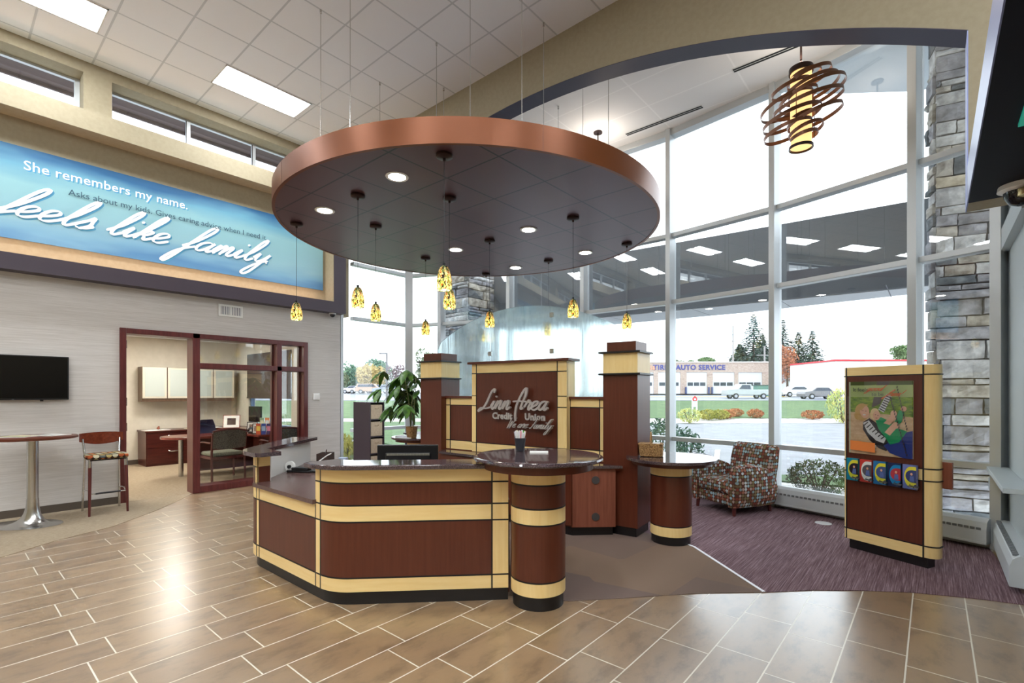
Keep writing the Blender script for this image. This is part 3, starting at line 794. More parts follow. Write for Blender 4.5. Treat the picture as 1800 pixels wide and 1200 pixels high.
# reception desk (symmetrical about x = -3.965)
YF = 1.835
def mir(p): return [(2 * -3.965 - x, y) for x, y in p][::-1]
cx_, cy_, cr = -3.42, 2.185, .35
diag0 = (cx_ + cr * cos(radians(-45)), cy_ + cr * sin(radians(-45)))
right = [(-3.965, YF), (-3.6, YF), (-3.48, YF)] + arcpts((cx_, cy_), cr, -90, -45, 12)[0:] + [(diag0[0] + .80, diag0[1] + .80)]
full = mir(right)[:-1] + right
L_half = plen(right)
t = thing('reception_desk', 'curved cherry and maple banded reception desk with dark stone ledges', 'desk', (-3.965, 2.2, 0))
def loc_path(p): return [(x + 3.965, y - 2.2) for x, y in p]
FP = loc_path(full); LT = plen(FP); C0 = LT / 2
s_l = C0 - .545; s_r = C0 + .485                   # the gap where only the low worktop runs
low = cut(FP, 0, LT)
bands(t, low, [(0, .10, BLACK, TOE), (.10, .20, MAPLE_H, LB), (.20, .60, CHERRY, DP), (.60, .705, MAPLE_H, LB)],
      [(s_l + .0, .10, .705), (s_l + .055, .10, .705), (s_r, .1, .705), (s_r + .07, .10, .705), (LT - .12, .1, .705), (.12, .1, .705)])
# maple uprights that cross the dark panels
for a, b, z1 in ((s_l, s_l + .055, .7), (s_r, s_r + .07, .98), (LT - .12, LT, .98), (0, .12, .98)):
    up = MB(); ribbon(up, cut(FP, a, b), .0008, -.02, .2, z1); up.build('maple_upright', MAPLE, t, smooth=True)
for nm, (a, b) in (('right', (s_r, LT)), ('left', (0, s_l))):
    hp = cut(FP, a, b)
    bands(t, hp, [(.705, .72, MAPLE_H, LB), (.72, .88, CHERRY, DP), (.88, .985, MAPLE_H, LB)],
          [((.07 if nm == 'right' else plen(hp) - .03), .705, .985), ((plen(hp) - .12 if nm == 'right' else .12), .705, .985)], th=.115)
    u2 = MB()
    if nm == 'right':
        u3 = MB(); ribbon(u3, cut(hp, 0, .07), .0006, -.03, .72, .98); u3.build('maple_upright', MAPLE, t, smooth=True)
        ribbon(u2, cut(hp, plen(hp) - .12, plen(hp)), .0006, -.02, .72, .98)
    else: ribbon(u2, cut(hp, plen(hp) - .03, plen(hp)), .0006, -.02, .72, .98)
    u2.build('maple_upright', MAPLE, t, smooth=True)
    li = MB(); ribbon(li, hp, -.116, -.122, .74, .985); li.build('white_liner', WHITEPL, t, smooth=True)
# pinkish cherry end panel of the left upstand is plain wood; granite ledges
def ledge(path, a, b, o0, o1, name='granite_ledge', endr=.15):
    p = cut(path, a, b); A = offset(p, o0); B = offset(p, o1)
    poly = A + B[::-1]
    return MB().prism([(x, y) for x, y in poly], .985, 1.02).build(name, GRANITE, t, bevel=.008, smooth=True, seg=3)
ledge(FP, s_r - .02, LT - .13, .085, -.2)
la = cut(FP, 0, s_l + .2)
A = offset(la, .085); B = offset(la, -.2)
n_ = len(A)
A = [p for p in A]; poly = A[:-1] + [(A[-1][0] - .04, A[-1][1] + .005), (A[-1][0], A[-1][1] + .04)] + [(B[-1][0], A[-1][1] + .21)] + [(B[-1][0] - .34, A[-1][1] + .23)] + [b for b in B[::-1] if b[0] < B[-1][0] - .42]
MB().prism(poly, .985, 1.02).build('granite_ledge', GRANITE, t, bevel=.008, seg=3)
# low worktop, wrapping behind the upstand
wt_out = cut(FP, 0, LT); A = offset(wt_out, .02); B = offset(wt_out, -.76)
WT = mottled('plum_laminate_worktop', rgb(96, 72, 68), rgb(104, 80, 76), (1, 1, 1), 60, .22, 2)
inner = []
for p in B: inner.append(p)
# inner corners of a 0.76 m deep top: straight pieces meeting at two corners
q = sin(radians(22.5)) / cos(radians(22.5))
Ain = offset(wt_out, -.125)
front = cut(FP, s_l - .01, s_r + .01)
poly = cut(Ain, 0, plen(Ain)) 
dl, dr_ = B[0], B[-1]
corner_y = YF - 2.2 + .76
kx = abs(dr_[0]) - (dr_[1] - corner_y)
MB().prism(poly + [dr_, (kx, corner_y), (-kx, corner_y), dl], .71, .742).build('worktop', WT, t)
fr = offset(front, .03); bk = offset(front, -.14)
MB().prism(fr + bk[::-1], .7101, .7421).build('worktop_front', WT, t)
ep = MB(); ep.box(-.0, .02, 0, .6, 0, .71, Matrix.Translation((dl[0], dl[1], 0)) @ Matrix.Rotation(radians(135), 4, 'Z')); ep.build('end_panel', CHERRY, t)
# wing leg panels
MB().box(-.02, 0, 0, .6, 0, .71, Matrix.Translation((dr_[0], dr_[1], 0)) @ Matrix.Rotation(radians(-135), 4, 'Z')).build('end_panel', CHERRY, t)

def banded_column(name, label, cat, c, r, levels, toe_r=.93):
    t = thing(name, label, cat, (c[0], c[1], 0))
    for z0, z1, m, nm in levels:
        rr = r * toe_r if nm == TOE else r
        MB().cyl((0, 0), rr, z0, z1, 64).build(nm, m, t, smooth=True)
    for z0, z1, m, nm in levels[1:-1]: MB().cyl((0, 0), r + .0012, z1 - .0055, z1 + .0055, 64).build('black_inlay', REVEAL, t, smooth=True)
    return t
t = banded_column('round_table', 'tall round stone-topped table on a banded wood column at the desk end', 'table', (-2.21, 2.885), .2,
    [(0, .10, BLACK, TOE), (.10, .20, MAPLE, LB), (.20, .60, CHERRY, DP), (.60, .715, MAPLE, LB), (.715, .88, CHERRY, DP), (.88, .99, MAPLE, LB)])
MB().cyl((0, 0), .40, .985, 1.04, 64).build('apron', CHERRY, t, smooth=True)
MB().lathe([(.455, 1.04), (.47, 1.046), (.475, 1.055), (.47, 1.067), (.462, 1.0715), (.45, 1.072), (.3, 1.072)], n=72).build('stone_top', GRANITE, t, smooth=True)

# ------------------------------------------------------------------ sign wall behind the desk, turned 5.35 degrees
BR = radians(5.35)
BO = Vector((-3.75, 4.665, 0))          # local origin: on the pillar front line; local x along the wall, y away from the viewer
def bw(x, y): return (BO.x + x * cos(BR) - y * sin(BR), BO.y + x * sin(BR) + y * cos(BR))
def bwx(X): return (X - BO.x) / cos(BR)
xl0, xl1, xr0, xr1 = bwx(-5.55), bwx(-5.15), bwx(-2.75), bwx(-2.36)
def pillar(x0, x1, label):
    c = bw((x0 + x1) / 2, .19); t = thing('pillar', label, 'pillar', (c[0], c[1], 0), BR)
    w = (x1 - x0) / 2; d = .19
    MB().box(-w + .02, w - .02, -d + .02, d, 0, .10).build('toe_kick', BLACK, t)
    MB().box(-w, w, -d, d, .10, 1.72).build('shaft', CHERRY, t, bevel=.002)
    MB().box(-w, w, -d, d, 1.735, 1.955).build('maple_band', MAPLE, t, bevel=.002)
    MB().box(-w + .03, w - .03, -d + .03, d - .02, 1.975, 2.08).build('cap_block', CHERRY, t, bevel=.002)
    for z in (1.72, 1.955): MB().box(-w - .04, w + .04, -d - .04, d, z, z + .02).build('moulding', BLACK, t, bevel=.003)
    return t
pillar(xl0, xl1, 'square cherry pillar with maple band, left of the sign wall beside the plant')
pillar(xr0, xr1, 'square cherry pillar with maple band, right of the sign wall')
c = bw(0, .14)
t = thing('sign_wall', 'cherry and maple panelled wall carrying the credit union sign', 'partition', (BO.x, BO.y, 0), BR)
def bpanel(x0, x1, y0, z0, z1, m, nm, th=.03): return MB().box(x0, x1, y0, y0 + th, z0, z1).build(nm, m, t)
xc0, xc1 = bwx(-4.62), bwx(-3.21)        # raised centre panel
for (x0, x1, edge_) in ((xl1, xc0, 'l'), (xc1, xr0, 'r')):
    yb = .10
    MB().box(x0, x1, yb + .03, yb + .17, 0, 1.45).build('core', CHERRY, t)
    bpanel(x0, x1, yb, 0, .76, CHERRY, 'cherry_panel')
    bpanel(x0, x1, yb, .76, .88, MAPLE_H, 'maple_band'); bpanel(x0, x1, yb, .88, 1.36, CHERRY, 'cherry_panel'); bpanel(x0, x1, yb, 1.36, 1.455, MAPLE_H, 'maple_band')
    MB().box(x0, x1, yb - .03, yb + .19, 1.455, 1.485).build('cap', CHERRY, t, bevel=.002)
    u = .075
    sx = (x0 + .0, x0 + u) if edge_ == 'l' else (x1 - u - .01, x1)
    MB().box(sx[0], sx[1], yb - .001, yb + .02, .76, 1.454).build('maple_upright', MAPLE, t)
    ln = MB()
    for z in (.88, 1.36): ln.box(x0, x1, yb - .003, yb, z - .0055, z + .0055)
    for x in ((sx[1],) if edge_ == 'l' else (sx[0],)): ln.box(x - .0055, x + .0055, yb - .0035, yb, .76, 1.455)
    xx = x1 if edge_ == 'l' else x0
    ln.box(xx - .006, xx + .006, yb - .003, yb, .76, 1.455)
    ln.build('black_inlay', REVEAL, t)
yc = .02; u = .125; ZT = 1.90
MB().box(xc0, xc1, yc + .01, yc + .20, 0, ZT - .002).build('core', MAPLE, t)
bpanel(xc0, xc1, yc, 0, .76, CHERRY, 'cherry_panel'); bpanel(xc0, xc1, yc - .001, .76, .88, MAPLE_H, 'maple_band'); bpanel(xc0 + u * .6, xc1 - u, yc - .001, .88, ZT - .12, CHERRY, 'sign_panel'); bpanel(xc0, xc1, yc - .001, ZT - .12, ZT, MAPLE_H, 'maple_band')
bpanel(xc0, xc0 + u * .6, yc - .001, .88, ZT - .12, MAPLE, 'maple_upright'); bpanel(xc1 - u, xc1, yc - .001, .88, ZT - .12, MAPLE, 'maple_upright')
ln = MB()
for z in (.88, ZT - .12): ln.box(xc0, xc1, yc - .004, yc, z - .005, z + .005)
for z in (1.36, 1.49):
    ln.box(xc0, xc0 + u * .6, yc - .004, yc, z - .004, z + .004); ln.box(xc1 - u, xc1, yc - .004, yc, z - .004, z + .004)
for x in (xc0 + u * .6, xc1 - u): ln.box(x - .005, x + .005, yc - .0045, yc, .76, ZT)
ln.build('black_inlay', REVEAL, t)
MB().box(xc0 - .045, xc1 + .045, yc - .045, yc + .24, ZT, ZT + .03).build('cap', CHERRY, t, bevel=.002)

# sign lettering: stands off the panel
LET = mat('brushed_silver_letter', rgb(190, 182, 178), .45, .35)
def bwM(x, z, y): 
    p = bw(x, y); return plane_M((p[0], p[1], z), (cos(BR), sin(BR), 0))
t = thing('sign_lettering', 'raised silver credit union lettering on the cherry sign panel', 'sign', bw(0, 0) + (1.3,), 0)
def pl(mb, name, m=LET):
    o = mb.build(name, m, t, smooth=False); o.location = -Vector(t.location); return o
xa = bwx(-4.30)
m = MB(); script(m, 'Linn', .103, bwM(xa - .10, 1.325, -.035), .022, .14, .30, .5, 1.25, 1.3); pl(m, 'letter_word')
m = MB(); script(m, 'Area', .103, bwM(xa + .37, 1.325, -.035), .022, .14, .30, .5, 1.25, 1.3); pl(m, 'letter_word')
pl(text_mb('Credit', .108, .02, bwM(xa + .06, 1.205, -.03), 1.05, .005), 'letter_word')
pl(text_mb('Union', .108, .02, bwM(xa + .55, 1.205, -.03), 1.08, .005), 'letter_word')
m = MB(); script(m, 'We are Family', .045, bwM(xa + .28, 1.105, -.03), .015, .115, .5, .5, 1.28, 1.5); pl(m, 'letter_word')

# credenza with granite top along the sign wall
t = thing('credenza', 'low cherry credenza with dark stone top along the foot of the sign wall', 'cabinet', (-3.965, 4.4, 0))
def lp(p): return [(x + 3.965, y - 4.4) for x, y in p]
cb = lp([(-5.36, 4.53), (-5.03, 4.40), (-2.92, 4.41), (-2.55, 4.74), (-2.79, 4.73), (-2.80, 4.70), (-3.16, 4.665), (-5.1, 4.52)])
cb = lp([(-5.12, 4.52), (-4.98, 4.38), (-2.92, 4.40), (-2.58, 4.73), (-2.76, 4.735), (-3.19, 4.69)])
fr_ = [(-4.98, 4.38), (-2.92, 4.40), (-2.58, 4.73)]
MB().prism(lp([(-5.10, 4.52), (-4.96, 4.41), (-2.935, 4.43), (-2.62, 4.74)]), 0, .1).build('toe_kick', BLACK, t)
MB().prism(lp([(-5.12, 4.52), (-4.98, 4.38), (-2.92, 4.40), (-2.58, 4.725)]), .1, .725).build('body', CHERRY, t)
E_ = Vector((-2.92, 4.40)); F_ = Vector((-2.58, 4.725)); u_ = (F_ - E_).normalized(); nrm = Vector((u_.y, -u_.x))
Lx = (F_ - E_).length
Mx = Matrix.Translation((E_.x + 3.965, E_.y - 4.4, 0)) @ Matrix.Rotation(atan2(u_.y, u_.x), 4, 'Z')
MB().box(.0, Lx, -.006, .0, .1, .725, Mx).build('end_panel', CHERRY_L, t)
for z in (.21, .60):
    MB().cyl((0, 0), .042, 0, .008, 32, M=Mx @ Matrix.Translation((Lx * .54, -.006, z)) @ Matrix.Rotation(pi / 2, 4, 'X')).build('grommet', mat('grey_grommet', rgb(70, 66, 66), .5), t)
topo = lp([(-5.11, 4.54), (-4.99, 4.345), (-2.90, 4.37), (-2.50, 4.74), (-2.58, 4.727), (-2.76, 4.725), (-3.18, 4.68)])
MB().prism(topo, .725, .755).build('stone_top', GRANITE, t, bevel=.003)
dr = MB()
for k in range(4):
    x = -4.9 + k * .5; dr.box(x + 3.965, x + .488 + 3.965, -.02 - .004, .0, .12, .71)
dr.build('door', CHERRY, t)
hd = MB()
for k in range(4):
    for q in (.2,): hd.tube([(-4.9 + k * .5 + 3.965 + .42, -.028, .66), (-4.9 + k * .5 + 3.965 + .42, -.055, .63), (-4.9 + k * .5 + 3.965 + .42, -.055, .57), (-4.9 + k * .5 + 3.965 + .42, -.028, .54)], .005)
hd.build('handle', STEEL, t)

# frosted arch panels behind the wall
GX0, GX1 = bwx(-5.63), bwx(-2.66); gy = .43
ac = (GX0 + GX1) / 2; hc = (GX1 - GX0) / 2; rise = .43; GR = (hc * hc + rise * rise) / 2 / rise; top_ = 2.675
gscreen = thing('privacy_screen', 'arched rain-textured frosted glass screen of three panes behind the sign wall', 'glass screen', (0, 0, 0))
for k in range(3):
    a = GX0 + (GX1 - GX0) * k / 3 + .003; b = GX0 + (GX1 - GX0) * (k + 1) / 3 - .003
    n = 14; xs_ = [a + (b - a) * i / n for i in range(n + 1)]
    zt = lambda x: top_ - GR + sqrt(max(0, GR * GR - (x - ac) ** 2))
    m = MB()
    pts = [(a, .0)] + [(b, .0)] + [(x, zt(x)) for x in xs_[::-1]]
    if k == 0: pts = [p for p in pts if not (abs(p[0] - a) < 1e-6 and p[1] > 1)] + [(a + .0, zt(a) - .07)]
    n2 = len(pts); vs = []
    for y in (gy, gy + .012): vs += [Vector(bw(x, y) + (z,)) for x, z in pts]
    m.add(vs, [tuple(range(n2)), tuple(range(n2, 2 * n2))[::-1]] + [(i, (i + 1) % n2, n2 + (i + 1) % n2, n2 + i) for i in range(n2)])
    m.build('glass_pane', FROST, gscreen)
for x, z in ((GX0 + (GX1 - GX0) / 3, 2.07), (GX0 + (GX1 - GX0) * 2 / 3, 2.06), (GX0 + (GX1 - GX0) * 2 / 3, 2.52)):
    M = Matrix.Translation(bw(x, gy + .006) + (z,)) @ Matrix.Rotation(BR, 4, 'Z')
    MB().box(-.03, .03, -.014, .014, -.03, .03, M).build('clip', STEEL, gscreen, bevel=.003)

# half tables joined to the pillars
def half_table(c, r, cr_, cutter, label, nm='side_table'):
    t = thing(nm, label, 'table', (c[0], c[1], 0))
    for z0, z1, m, n_ in [(0, .09, BLACK, TOE), (.09, .19, MAPLE, LB), (.19, .69, CHERRY, DP), (.69, .80, MAPLE, LB)]:
        MB().cyl((0, 0), cr_ * (.94 if n_ == TOE else 1), z0, z1, 56).build(n_, m, t, smooth=True)
    for z in (.19, .69): MB().cyl((0, 0), cr_ + .0012, z - .0055, z + .0055, 56).build('black_inlay', REVEAL, t, smooth=True)
    def disc(rr, z0, z1, m, n_, bev=0):
        pts = [(rr * cos(2 * pi * i / 72), rr * sin(2 * pi * i / 72)) for i in range(72)]
        MB().prism(cutter(pts), z0, z1).build(n_, m, t, bevel=bev, smooth=True)
    disc(r - .06, .80, .838, CHERRY, 'apron'); disc(r, .838, .868, GRANITE, 'stone_top', .006)
    return t
def cut_right(pts):
    # stays right of / in front of the pillar (local pillar corner)
    px_, py_ = -2.355 + 2.06, 4.76 - 4.94
    out = []
    for x, y in pts:
        if x < px_ and y > py_: continue
        out.append((x, y))
    k = next(i for i in range(len(out)) if hypot(out[i][0] - out[i - 1][0], out[i][1] - out[i - 1][1]) > .12)
    a, b = out[k - 1], out[k]
    return out[:k] + [(px_, a[1]), (px_, py_), (b[0], py_)] + out[k:]
half_table((-2.06, 4.94), .45, .205, cut_right, 'half-round stone-topped ledge table on a banded column, holding the basket')
def cut_left(pts):
    px_, py_ = -5.585 + 5.93, 4.49 - 4.80
    out = [(x, y) for x, y in pts if not (x > px_ and y > py_)]
    return out
half_table((-5.93, 4.80), .43, .2, cut_left, 'half-round stone-topped ledge table on a banded column, holding the potted plant')

# ------------------------------------------------------------------ wall banner, television, small wall things
def banner_mat():
    k = N('blue_cloudy_print')
    g = k.n('ShaderNodeNewGeometry').outputs['Position']
    sp = k.n('ShaderNodeSeparateXYZ'); k.l(g, sp.inputs[0])
    v = k.math('DIVIDE', k.math('SUBTRACT', sp.outputs[2], 3.44), 1.15)
    mp = k.n('ShaderNodeMapping'); mp.inputs['Scale'].default_value = (1, .5, 2.2); mp.inputs['Rotation'].default_value = (.18, 0, 0); k.l(g, mp.inputs[0])
    f = k.noise(mp.outputs[0], 1.1, 3, .5)
    a = k.math('ADD', v, k.math('MULTIPLY', k.math('SUBTRACT', f, .5), .55))
    c = k.ramp(a, [(0, rgb(78, 128, 172)), (.12, rgb(112, 160, 190)), (.3, rgb(140, 184, 196)), (.62, rgb(142, 188, 194)), (.82, rgb(104, 160, 184)), (1, rgb(40, 96, 140))])
    k.l(c, k.b.inputs['Base Color']); k.b.inputs['Roughness'].default_value = .45
    return k.m
def words(fn, txt):
    def wd(q):
        m = text_mb(q, 1, .01, Matrix()); return max(v[0] for v in m.v)
    for i, w_ in enumerate(txt.split(' ')):
        pre = ' '.join(txt.split(' ')[:i])
        fn(w_, (wd(pre + ' l') - wd('l')) if i else 0)
t = thing('wall_banner', 'long blue printed banner about family in the recess on the left wall', 'banner', (-8.62, 1.5, 3.42))
def bl(mb, name, m):
    o = mb.build(name, m, t); o.location = -Vector(t.location); return o
bl(MB().box(-8.645, -8.62, -4.2, 4.69, 3.43, 4.59), 'print_panel', banner_mat())
BM = lambda y, z, off=.001: plane_M((-8.62 + off, y, z), (0, 1, 0))
WL = mat('white_print_ink', rgb(236, 242, 244), .5); SH = mat('blue_print_ink', rgb(74, 150, 190), .5); DK = mat('slate_print_ink', rgb(48, 84, 104), .5)
SERIF = WL
def w_at(mb_fn, y, z):
    for off, m, dy, dz in ((.001, SH, .014, -.014), (.003, WL, 0, 0)):
        bl(mb_fn(BM(y + dy, z + dz, off)), 'print_lettering', m)
words(lambda w_, x: w_at(lambda M: text_mb(w_, .165, .001, M, 1.03, .0015), .72 + x * .170, 4.315), 'She remembers my name.')
words(lambda w_, x: bl(text_mb(w_, .1135, .001, BM(1.14 + x * .1135, 4.12, .012), 1.0), 'print_lettering', DK), 'Asks about my kids. Gives caring advice when I need it.')
for off, m, dy, dz in ((.001, SH, .018, -.018), (.009, WL, 0, 0)):
    for word, y in (('It', -.35), ('feels', .45), ('like', 1.50), ('family.', 2.40)):
        mb = MB(); script(mb, word, .155, BM(y + dy, 3.72 + dz, off), .001, .13, .50, .5, 1.62, 1.5, .00001); bl(mb, 'print_lettering', m)
# cove lamp that lights the recess from behind the fascia lip
t2 = thing('cove_light', 'warm strip light tucked behind the dark fascia under the banner', 'light', (-8.5, 0, 3.2))
MB().box(-8.5, -8.44, -4, 4.6, 3.201, 3.215).build('lamp_strip', mat('cove_strip', rgb(255, 200, 150), .4, emit=7, ecol=(1, .66, .46, 1)), t2).location = (8.5, 0, -3.2)

t = thing('television', 'flat black television on the grey wall above the high table', 'television', (XL, .62, 1.44))
MB().box(.03, .07, -.50, .51, 0, .55).build('case', BLKPL, t, bevel=.006)
MB().box(.0705, .072, -.485, .495, .022, .535).build('screen', SCREEN, t)
MB().box(.003, .03, -.2, .2, .1, .4).build('bracket', BLKPL, t)
MB().box(.0705, .0715, -.01, .01, .006, .012).build('maker_mark', mat('tv_mark', rgb(120, 120, 124), .4), t)
MB().box(.035, .06, .24, .27, -.018, 0).build('sensor', BLKPL, t)

t = thing('wall_vent', 'white air vent grille high on the wall above the office window', 'air vent', (XL, 3.08, 2.74))
f = MB().box(0, .012, -.18, .18, 0, .19); f.build('frame', WHITEP, t, bevel=.003)
f = MB().box(.0125, .013, -.15, -.005, .03, .16).box(.0125, .013, .012, .15, .03, .16); f.build('slot_back', mat('vent_dark', rgb(110, 112, 122), .6), t)
f = MB()
for k in range(12): f.box(.013, .017, -.148 + k * .0252, -.136 + k * .0252, .03, .16)
f.build('louvre', WHITEP, t)
t = thing('thermostat', 'small white wall control beside the office partition', 'thermostat', (XL, 4.52, 1.40))
MB().box(0, .02, -.06, .06, 0, .12).build('case', WHITEPL, t, bevel=.006)
MB().box(.02, .026, -.03, .04, .025, .095).build('rocker', WHITEP, t, bevel=.003)

def dome(name, loc, r, label):
    t = thing(name, label, 'security camera', loc)
    MB().lathe([(r * 1.0, 0), (r * 1.05, -.02 * r / .07), (r * .8, -.03 * r / .07)], n=28).build('base', WHITEPL, t, smooth=True)
    MB().lathe([(r * .78, -.028 * r / .07), (r * .74, -.05 * r / .07), (r * .5, -.08 * r / .07), (r * .1, -.092 * r / .07)], n=24).build('dome', mat('smoked_dome', rgb(20, 20, 26), .05), t, smooth=True)
    return t
dome('security_camera', (-8.44, 4.78, 3.0), .06, 'small dome camera under the end of the dark fascia, above the grey wall')
d = dome('security_camera', (.45, 4.78, 2.94), .11, 'large dome camera under the dark soffit at the right edge')
MB().lathe([(.07, -.05), (.085, -.055), (.085, -.1), (.06, -.11)], n=24).build('lens_ring', mat('gold_ring', rgb(190, 170, 120), .25, 1.0), d, smooth=True).location = (.06, -.07, 0)

# ------------------------------------------------------------------ ring chandeliers
AMB = mat('amber_lamp_glass', rgb(255, 190, 100), .4, emit=.6, ecol=(1, .66, .28, 1))
def chandelier(loc, label, ztop):
    t = thing('chandelier', label, 'chandelier', loc, 0, 'ring chandeliers in the window bay')
    MB().cyl((0, 0), .105, .02, .86, 40).build('glass_cylinder', AMB, t, smooth=True)
    MB().lathe([(.112, 0), (.122, 0), (.122, .03), (.112, .03)], n=40, cap=False).lathe([(.112, .0), (.112, .03)], n=40, cap=False).build('bottom_ring', BRONZE, t, smooth=True)
    MB().cyl((0, 0), .12, .84, .90, 40).cyl((0, 0), .06, .9, .93, 24).build('top_cap', BRONZE, t, smooth=True)
    MB().cyl((0, 0), .011, .93, ztop, 10).cyl((0, 0), .07, ztop - .02, ztop, 24).build('stem', BRONZE, t, smooth=True)
    R = [(.13, .15, 8, 20, .03, 0), (.20, .19, 14, 60, .05, 30), (.22, .27, 12, 200, .13, 200), (.33, .30, 16, 330, .13, 20), (.36, .13, 10, 90, .02, 0), (.40, .33, 14, 150, .12, 150), (.46, .37, 12, 350, .08, 330),
         (.52, .30, 16, 190, .14, 190), (.58, .36, 14, 20, .10, 10), (.62, .16, 8, 250, .03, 60), (.66, .30, 12, 10, .1, 30), (.70, .22, 15, 210, .1, 190), (.76, .24, 14, 330, .08, 350), (.82, .17, 10, 30, .05, 40)]
    for z, r, tilt, az, off, oa in R:
        r *= .92; az = -50 + (az % 60 - 30) * .9; tilt = 6 + tilt * .7
        M = Matrix.Translation((off * cos(radians(oa)), off * sin(radians(oa)), z)) @ Matrix.Rotation(radians(az), 4, 'Z') @ Matrix.Rotation(radians(tilt), 4, 'X')
        rg = [[M @ Vector((q * cos(2 * pi * i / 56), q * sin(2 * pi * i / 56), h)) for i in range(56)] for q, h in ((r, -.02), (r, .02), (r - .004, .02), (r - .004, -.02))]
        mb = MB(); mb.loft(rg + [rg[0]], cap=False)
        mb.build('ring', mat('ring_bronze', rgb(120, 80, 58), .4, .5), t, smooth=True)
    p = MB()
    for a, z0, z1 in ((20, .1, .34), (140, .2, .5), (260, .3, .62), (80, .5, .8)):
        p.cyl((.13 * cos(radians(a)), .13 * sin(radians(a))), .004, z0, z1, 6)
    p.build('tie_rod', BRONZE, t)
    l = bpy.data.lights.new('chandelier_lamp', 'POINT'); l.energy = 10; l.color = (1, .9, .78); l.shadow_soft_size = .05
    lo = bpy.data.objects.new('chandelier_lamp', l); COL.objects.link(lo); lo.parent = t; lo.location = (0, 0, .985)
    return t
c1 = chandelier((-1.12, 6.28, 4.25), 'bronze ring chandelier around an amber cylinder, hanging before the tall right windows', ZB - 4.25)
dup(c1, (-4.08, 6.9, 4.25), 0.6, 'bronze ring chandelier hidden above the copper disc, only its ceiling rose showing')

# ------------------------------------------------------------------ high table and stool on the left
t = thing('high_table', 'tall round wood-topped cafe table on a flared steel pedestal by the television', 'table', (-7.92, .74, 0))
MB().lathe([(.385, .995), (.40, 1.0), (.40, 1.022), (.39, 1.028)], n=64).build('table_top', CHERRY, t, smooth=True)
M = Matrix.Rotation(radians(38), 4, 'Z')
rg = []
for u in range(15):
    q = u / 14
    # oval foot swept up into an off-centre round column
    zz = .006 + .30 * (q ** 2.6) if q > .3 else .006 + .012 * q / .3
    k = (1 - q) ** 2.0
    a_ = .055 + (.40 - .055) * k; b_ = .055 + (.25 - .055) * k; ox = 0.10 * k
    rg.append([M @ Vector((ox * -1 + a_ * cos(2 * pi * i / 48), b_ * sin(2 * pi * i / 48), zz)) for i in range(48)])
MB().loft(rg).build('flared_base', STEEL, t, smooth=True)
MB().cyl((0, 0), .052, .29, .995, 32).cyl((0, 0), .13, .985, .996, 32).build('pedestal', STEEL, t, smooth=True)
MB().cyl((0, 0), .001, 0, .001, 3)
def papers(name, label, cat, loc, rz, w_, h_, th, mats, group=None):
    t = thing(name, label, cat, loc, rz, group)
    MB().box(-w_ / 2, w_ / 2, -h_ / 2, h_ / 2, 0, th).build('pages', PAPER, t)
    MB().box(-w_ / 2, w_ / 2, -h_ / 2, h_ / 2, th, th + .001).build('cover', mats[0], t)
    if len(mats) > 1: MB().box(-w_ / 2 + .02, w_ / 2 - .02, -h_ / 2 + .02, 0, th + .001, th + .0016).build('cover_picture', mats[1], t)
    return t
papers('magazine', 'flat open magazine with pale pages on the high table, nearer the viewer', 'magazine', (-7.93, .62, 1.028), .9, .30, .24, .006, [mat('pale_page', rgb(216, 206, 180), .4), mat('page_green', rgb(150, 160, 100), .4)])
papers('magazine', 'white magazine on the high table, nearer the stool', 'magazine', (-7.93, .90, 1.028), .5, .30, .22, .006, [mat('white_page', rgb(230, 228, 222), .4), mat('page_grey', rgb(170, 170, 170), .4)])

t = thing('bar_stool', 'bar stool with curved wooden back, dotted seat and steel rear legs', 'stool', (-8.1, 1.43, 0), 0)
# seat faces +X; local origin below the seat centre
def bx_(mb, *a): return mb.box(*a)
seat = MB(); rg = []
for z, k in ((.70, .97), (.712, 1.0), (.735, 1.0), (.752, .95)):
    rg.append([Vector((x * k, y * k, z)) for x, y in ((-.19, -.18), (-.1, -.2), (.12, -.215), (.2, -.2), (.215, -.1), (.215, .1), (.2, .2), (.12, .215), (-.1, .2), (-.19, .18), (-.2, 0))])
seat.loft(rg).build('seat', DOTS2, t, smooth=True, bevel=.004)
MB().box(-.18, .19, -.18, .18, .682, .70).build('seat_pan', BLKPL, t)
for s_ in (-1, 1):
    MB().tube([(-.17, s_ * .175, .70), (-.185, s_ * .178, .55), (-.22, s_ * .185, .25), (-.245, s_ * .19, 0)], .013, 10).build('rear_leg', STEEL, t, smooth=True)
    MB().tube([(-.17, s_ * .175, .69), (-.20, s_ * .182, .82), (-.225, s_ * .19, .93)], .013, 10, flat=1.3).build('back_post', STEEL, t, smooth=True)
    MB().tube([(.17, s_ * .18, .60), (.19, s_ * .185, .3), (.205, s_ * .19, 0)], .016, 12, rad=[.019, .017, .012]).build('front_leg', MAHOG, t, smooth=True)
    MB().tube([(.165, s_ * .178, .70), (.17, s_ * .18, .60)], .0195, 12).build('leg_ferrule', STEEL, t, smooth=True)
    MB().tube([(-.215, s_ * .185, .27), (-.1, s_ * .186, .29), (.06, s_ * .18, .30), (.18, s_ * .17, .28)], .006, 8).build('side_stretcher', CHROME, t, smooth=True)
MB().tube([(.19, -.185, .275), (.19, .185, .275)], .008, 10).build('footrest', STEEL, t, smooth=True)
MB().tube([(.19, -.13, .275), (.19, .12, .275)], .0115, 10).build('foot_sleeve', BLKPL, t, smooth=True)
bk = MB(); n = 16; rg = []
for i in range(n + 1):
    y = -.225 + .45 * i / n; q = y / .225
    cx = -.265 + .05 * q * q; zb = .855 + .045 * q * q; zt_ = 1.015 - .012 * q * q
    rg.append([Vector((cx - .008, y, zb)), Vector((cx + .008, y, zb)), Vector((cx + .004, y, zt_)), Vector((cx - .012, y, zt_))])
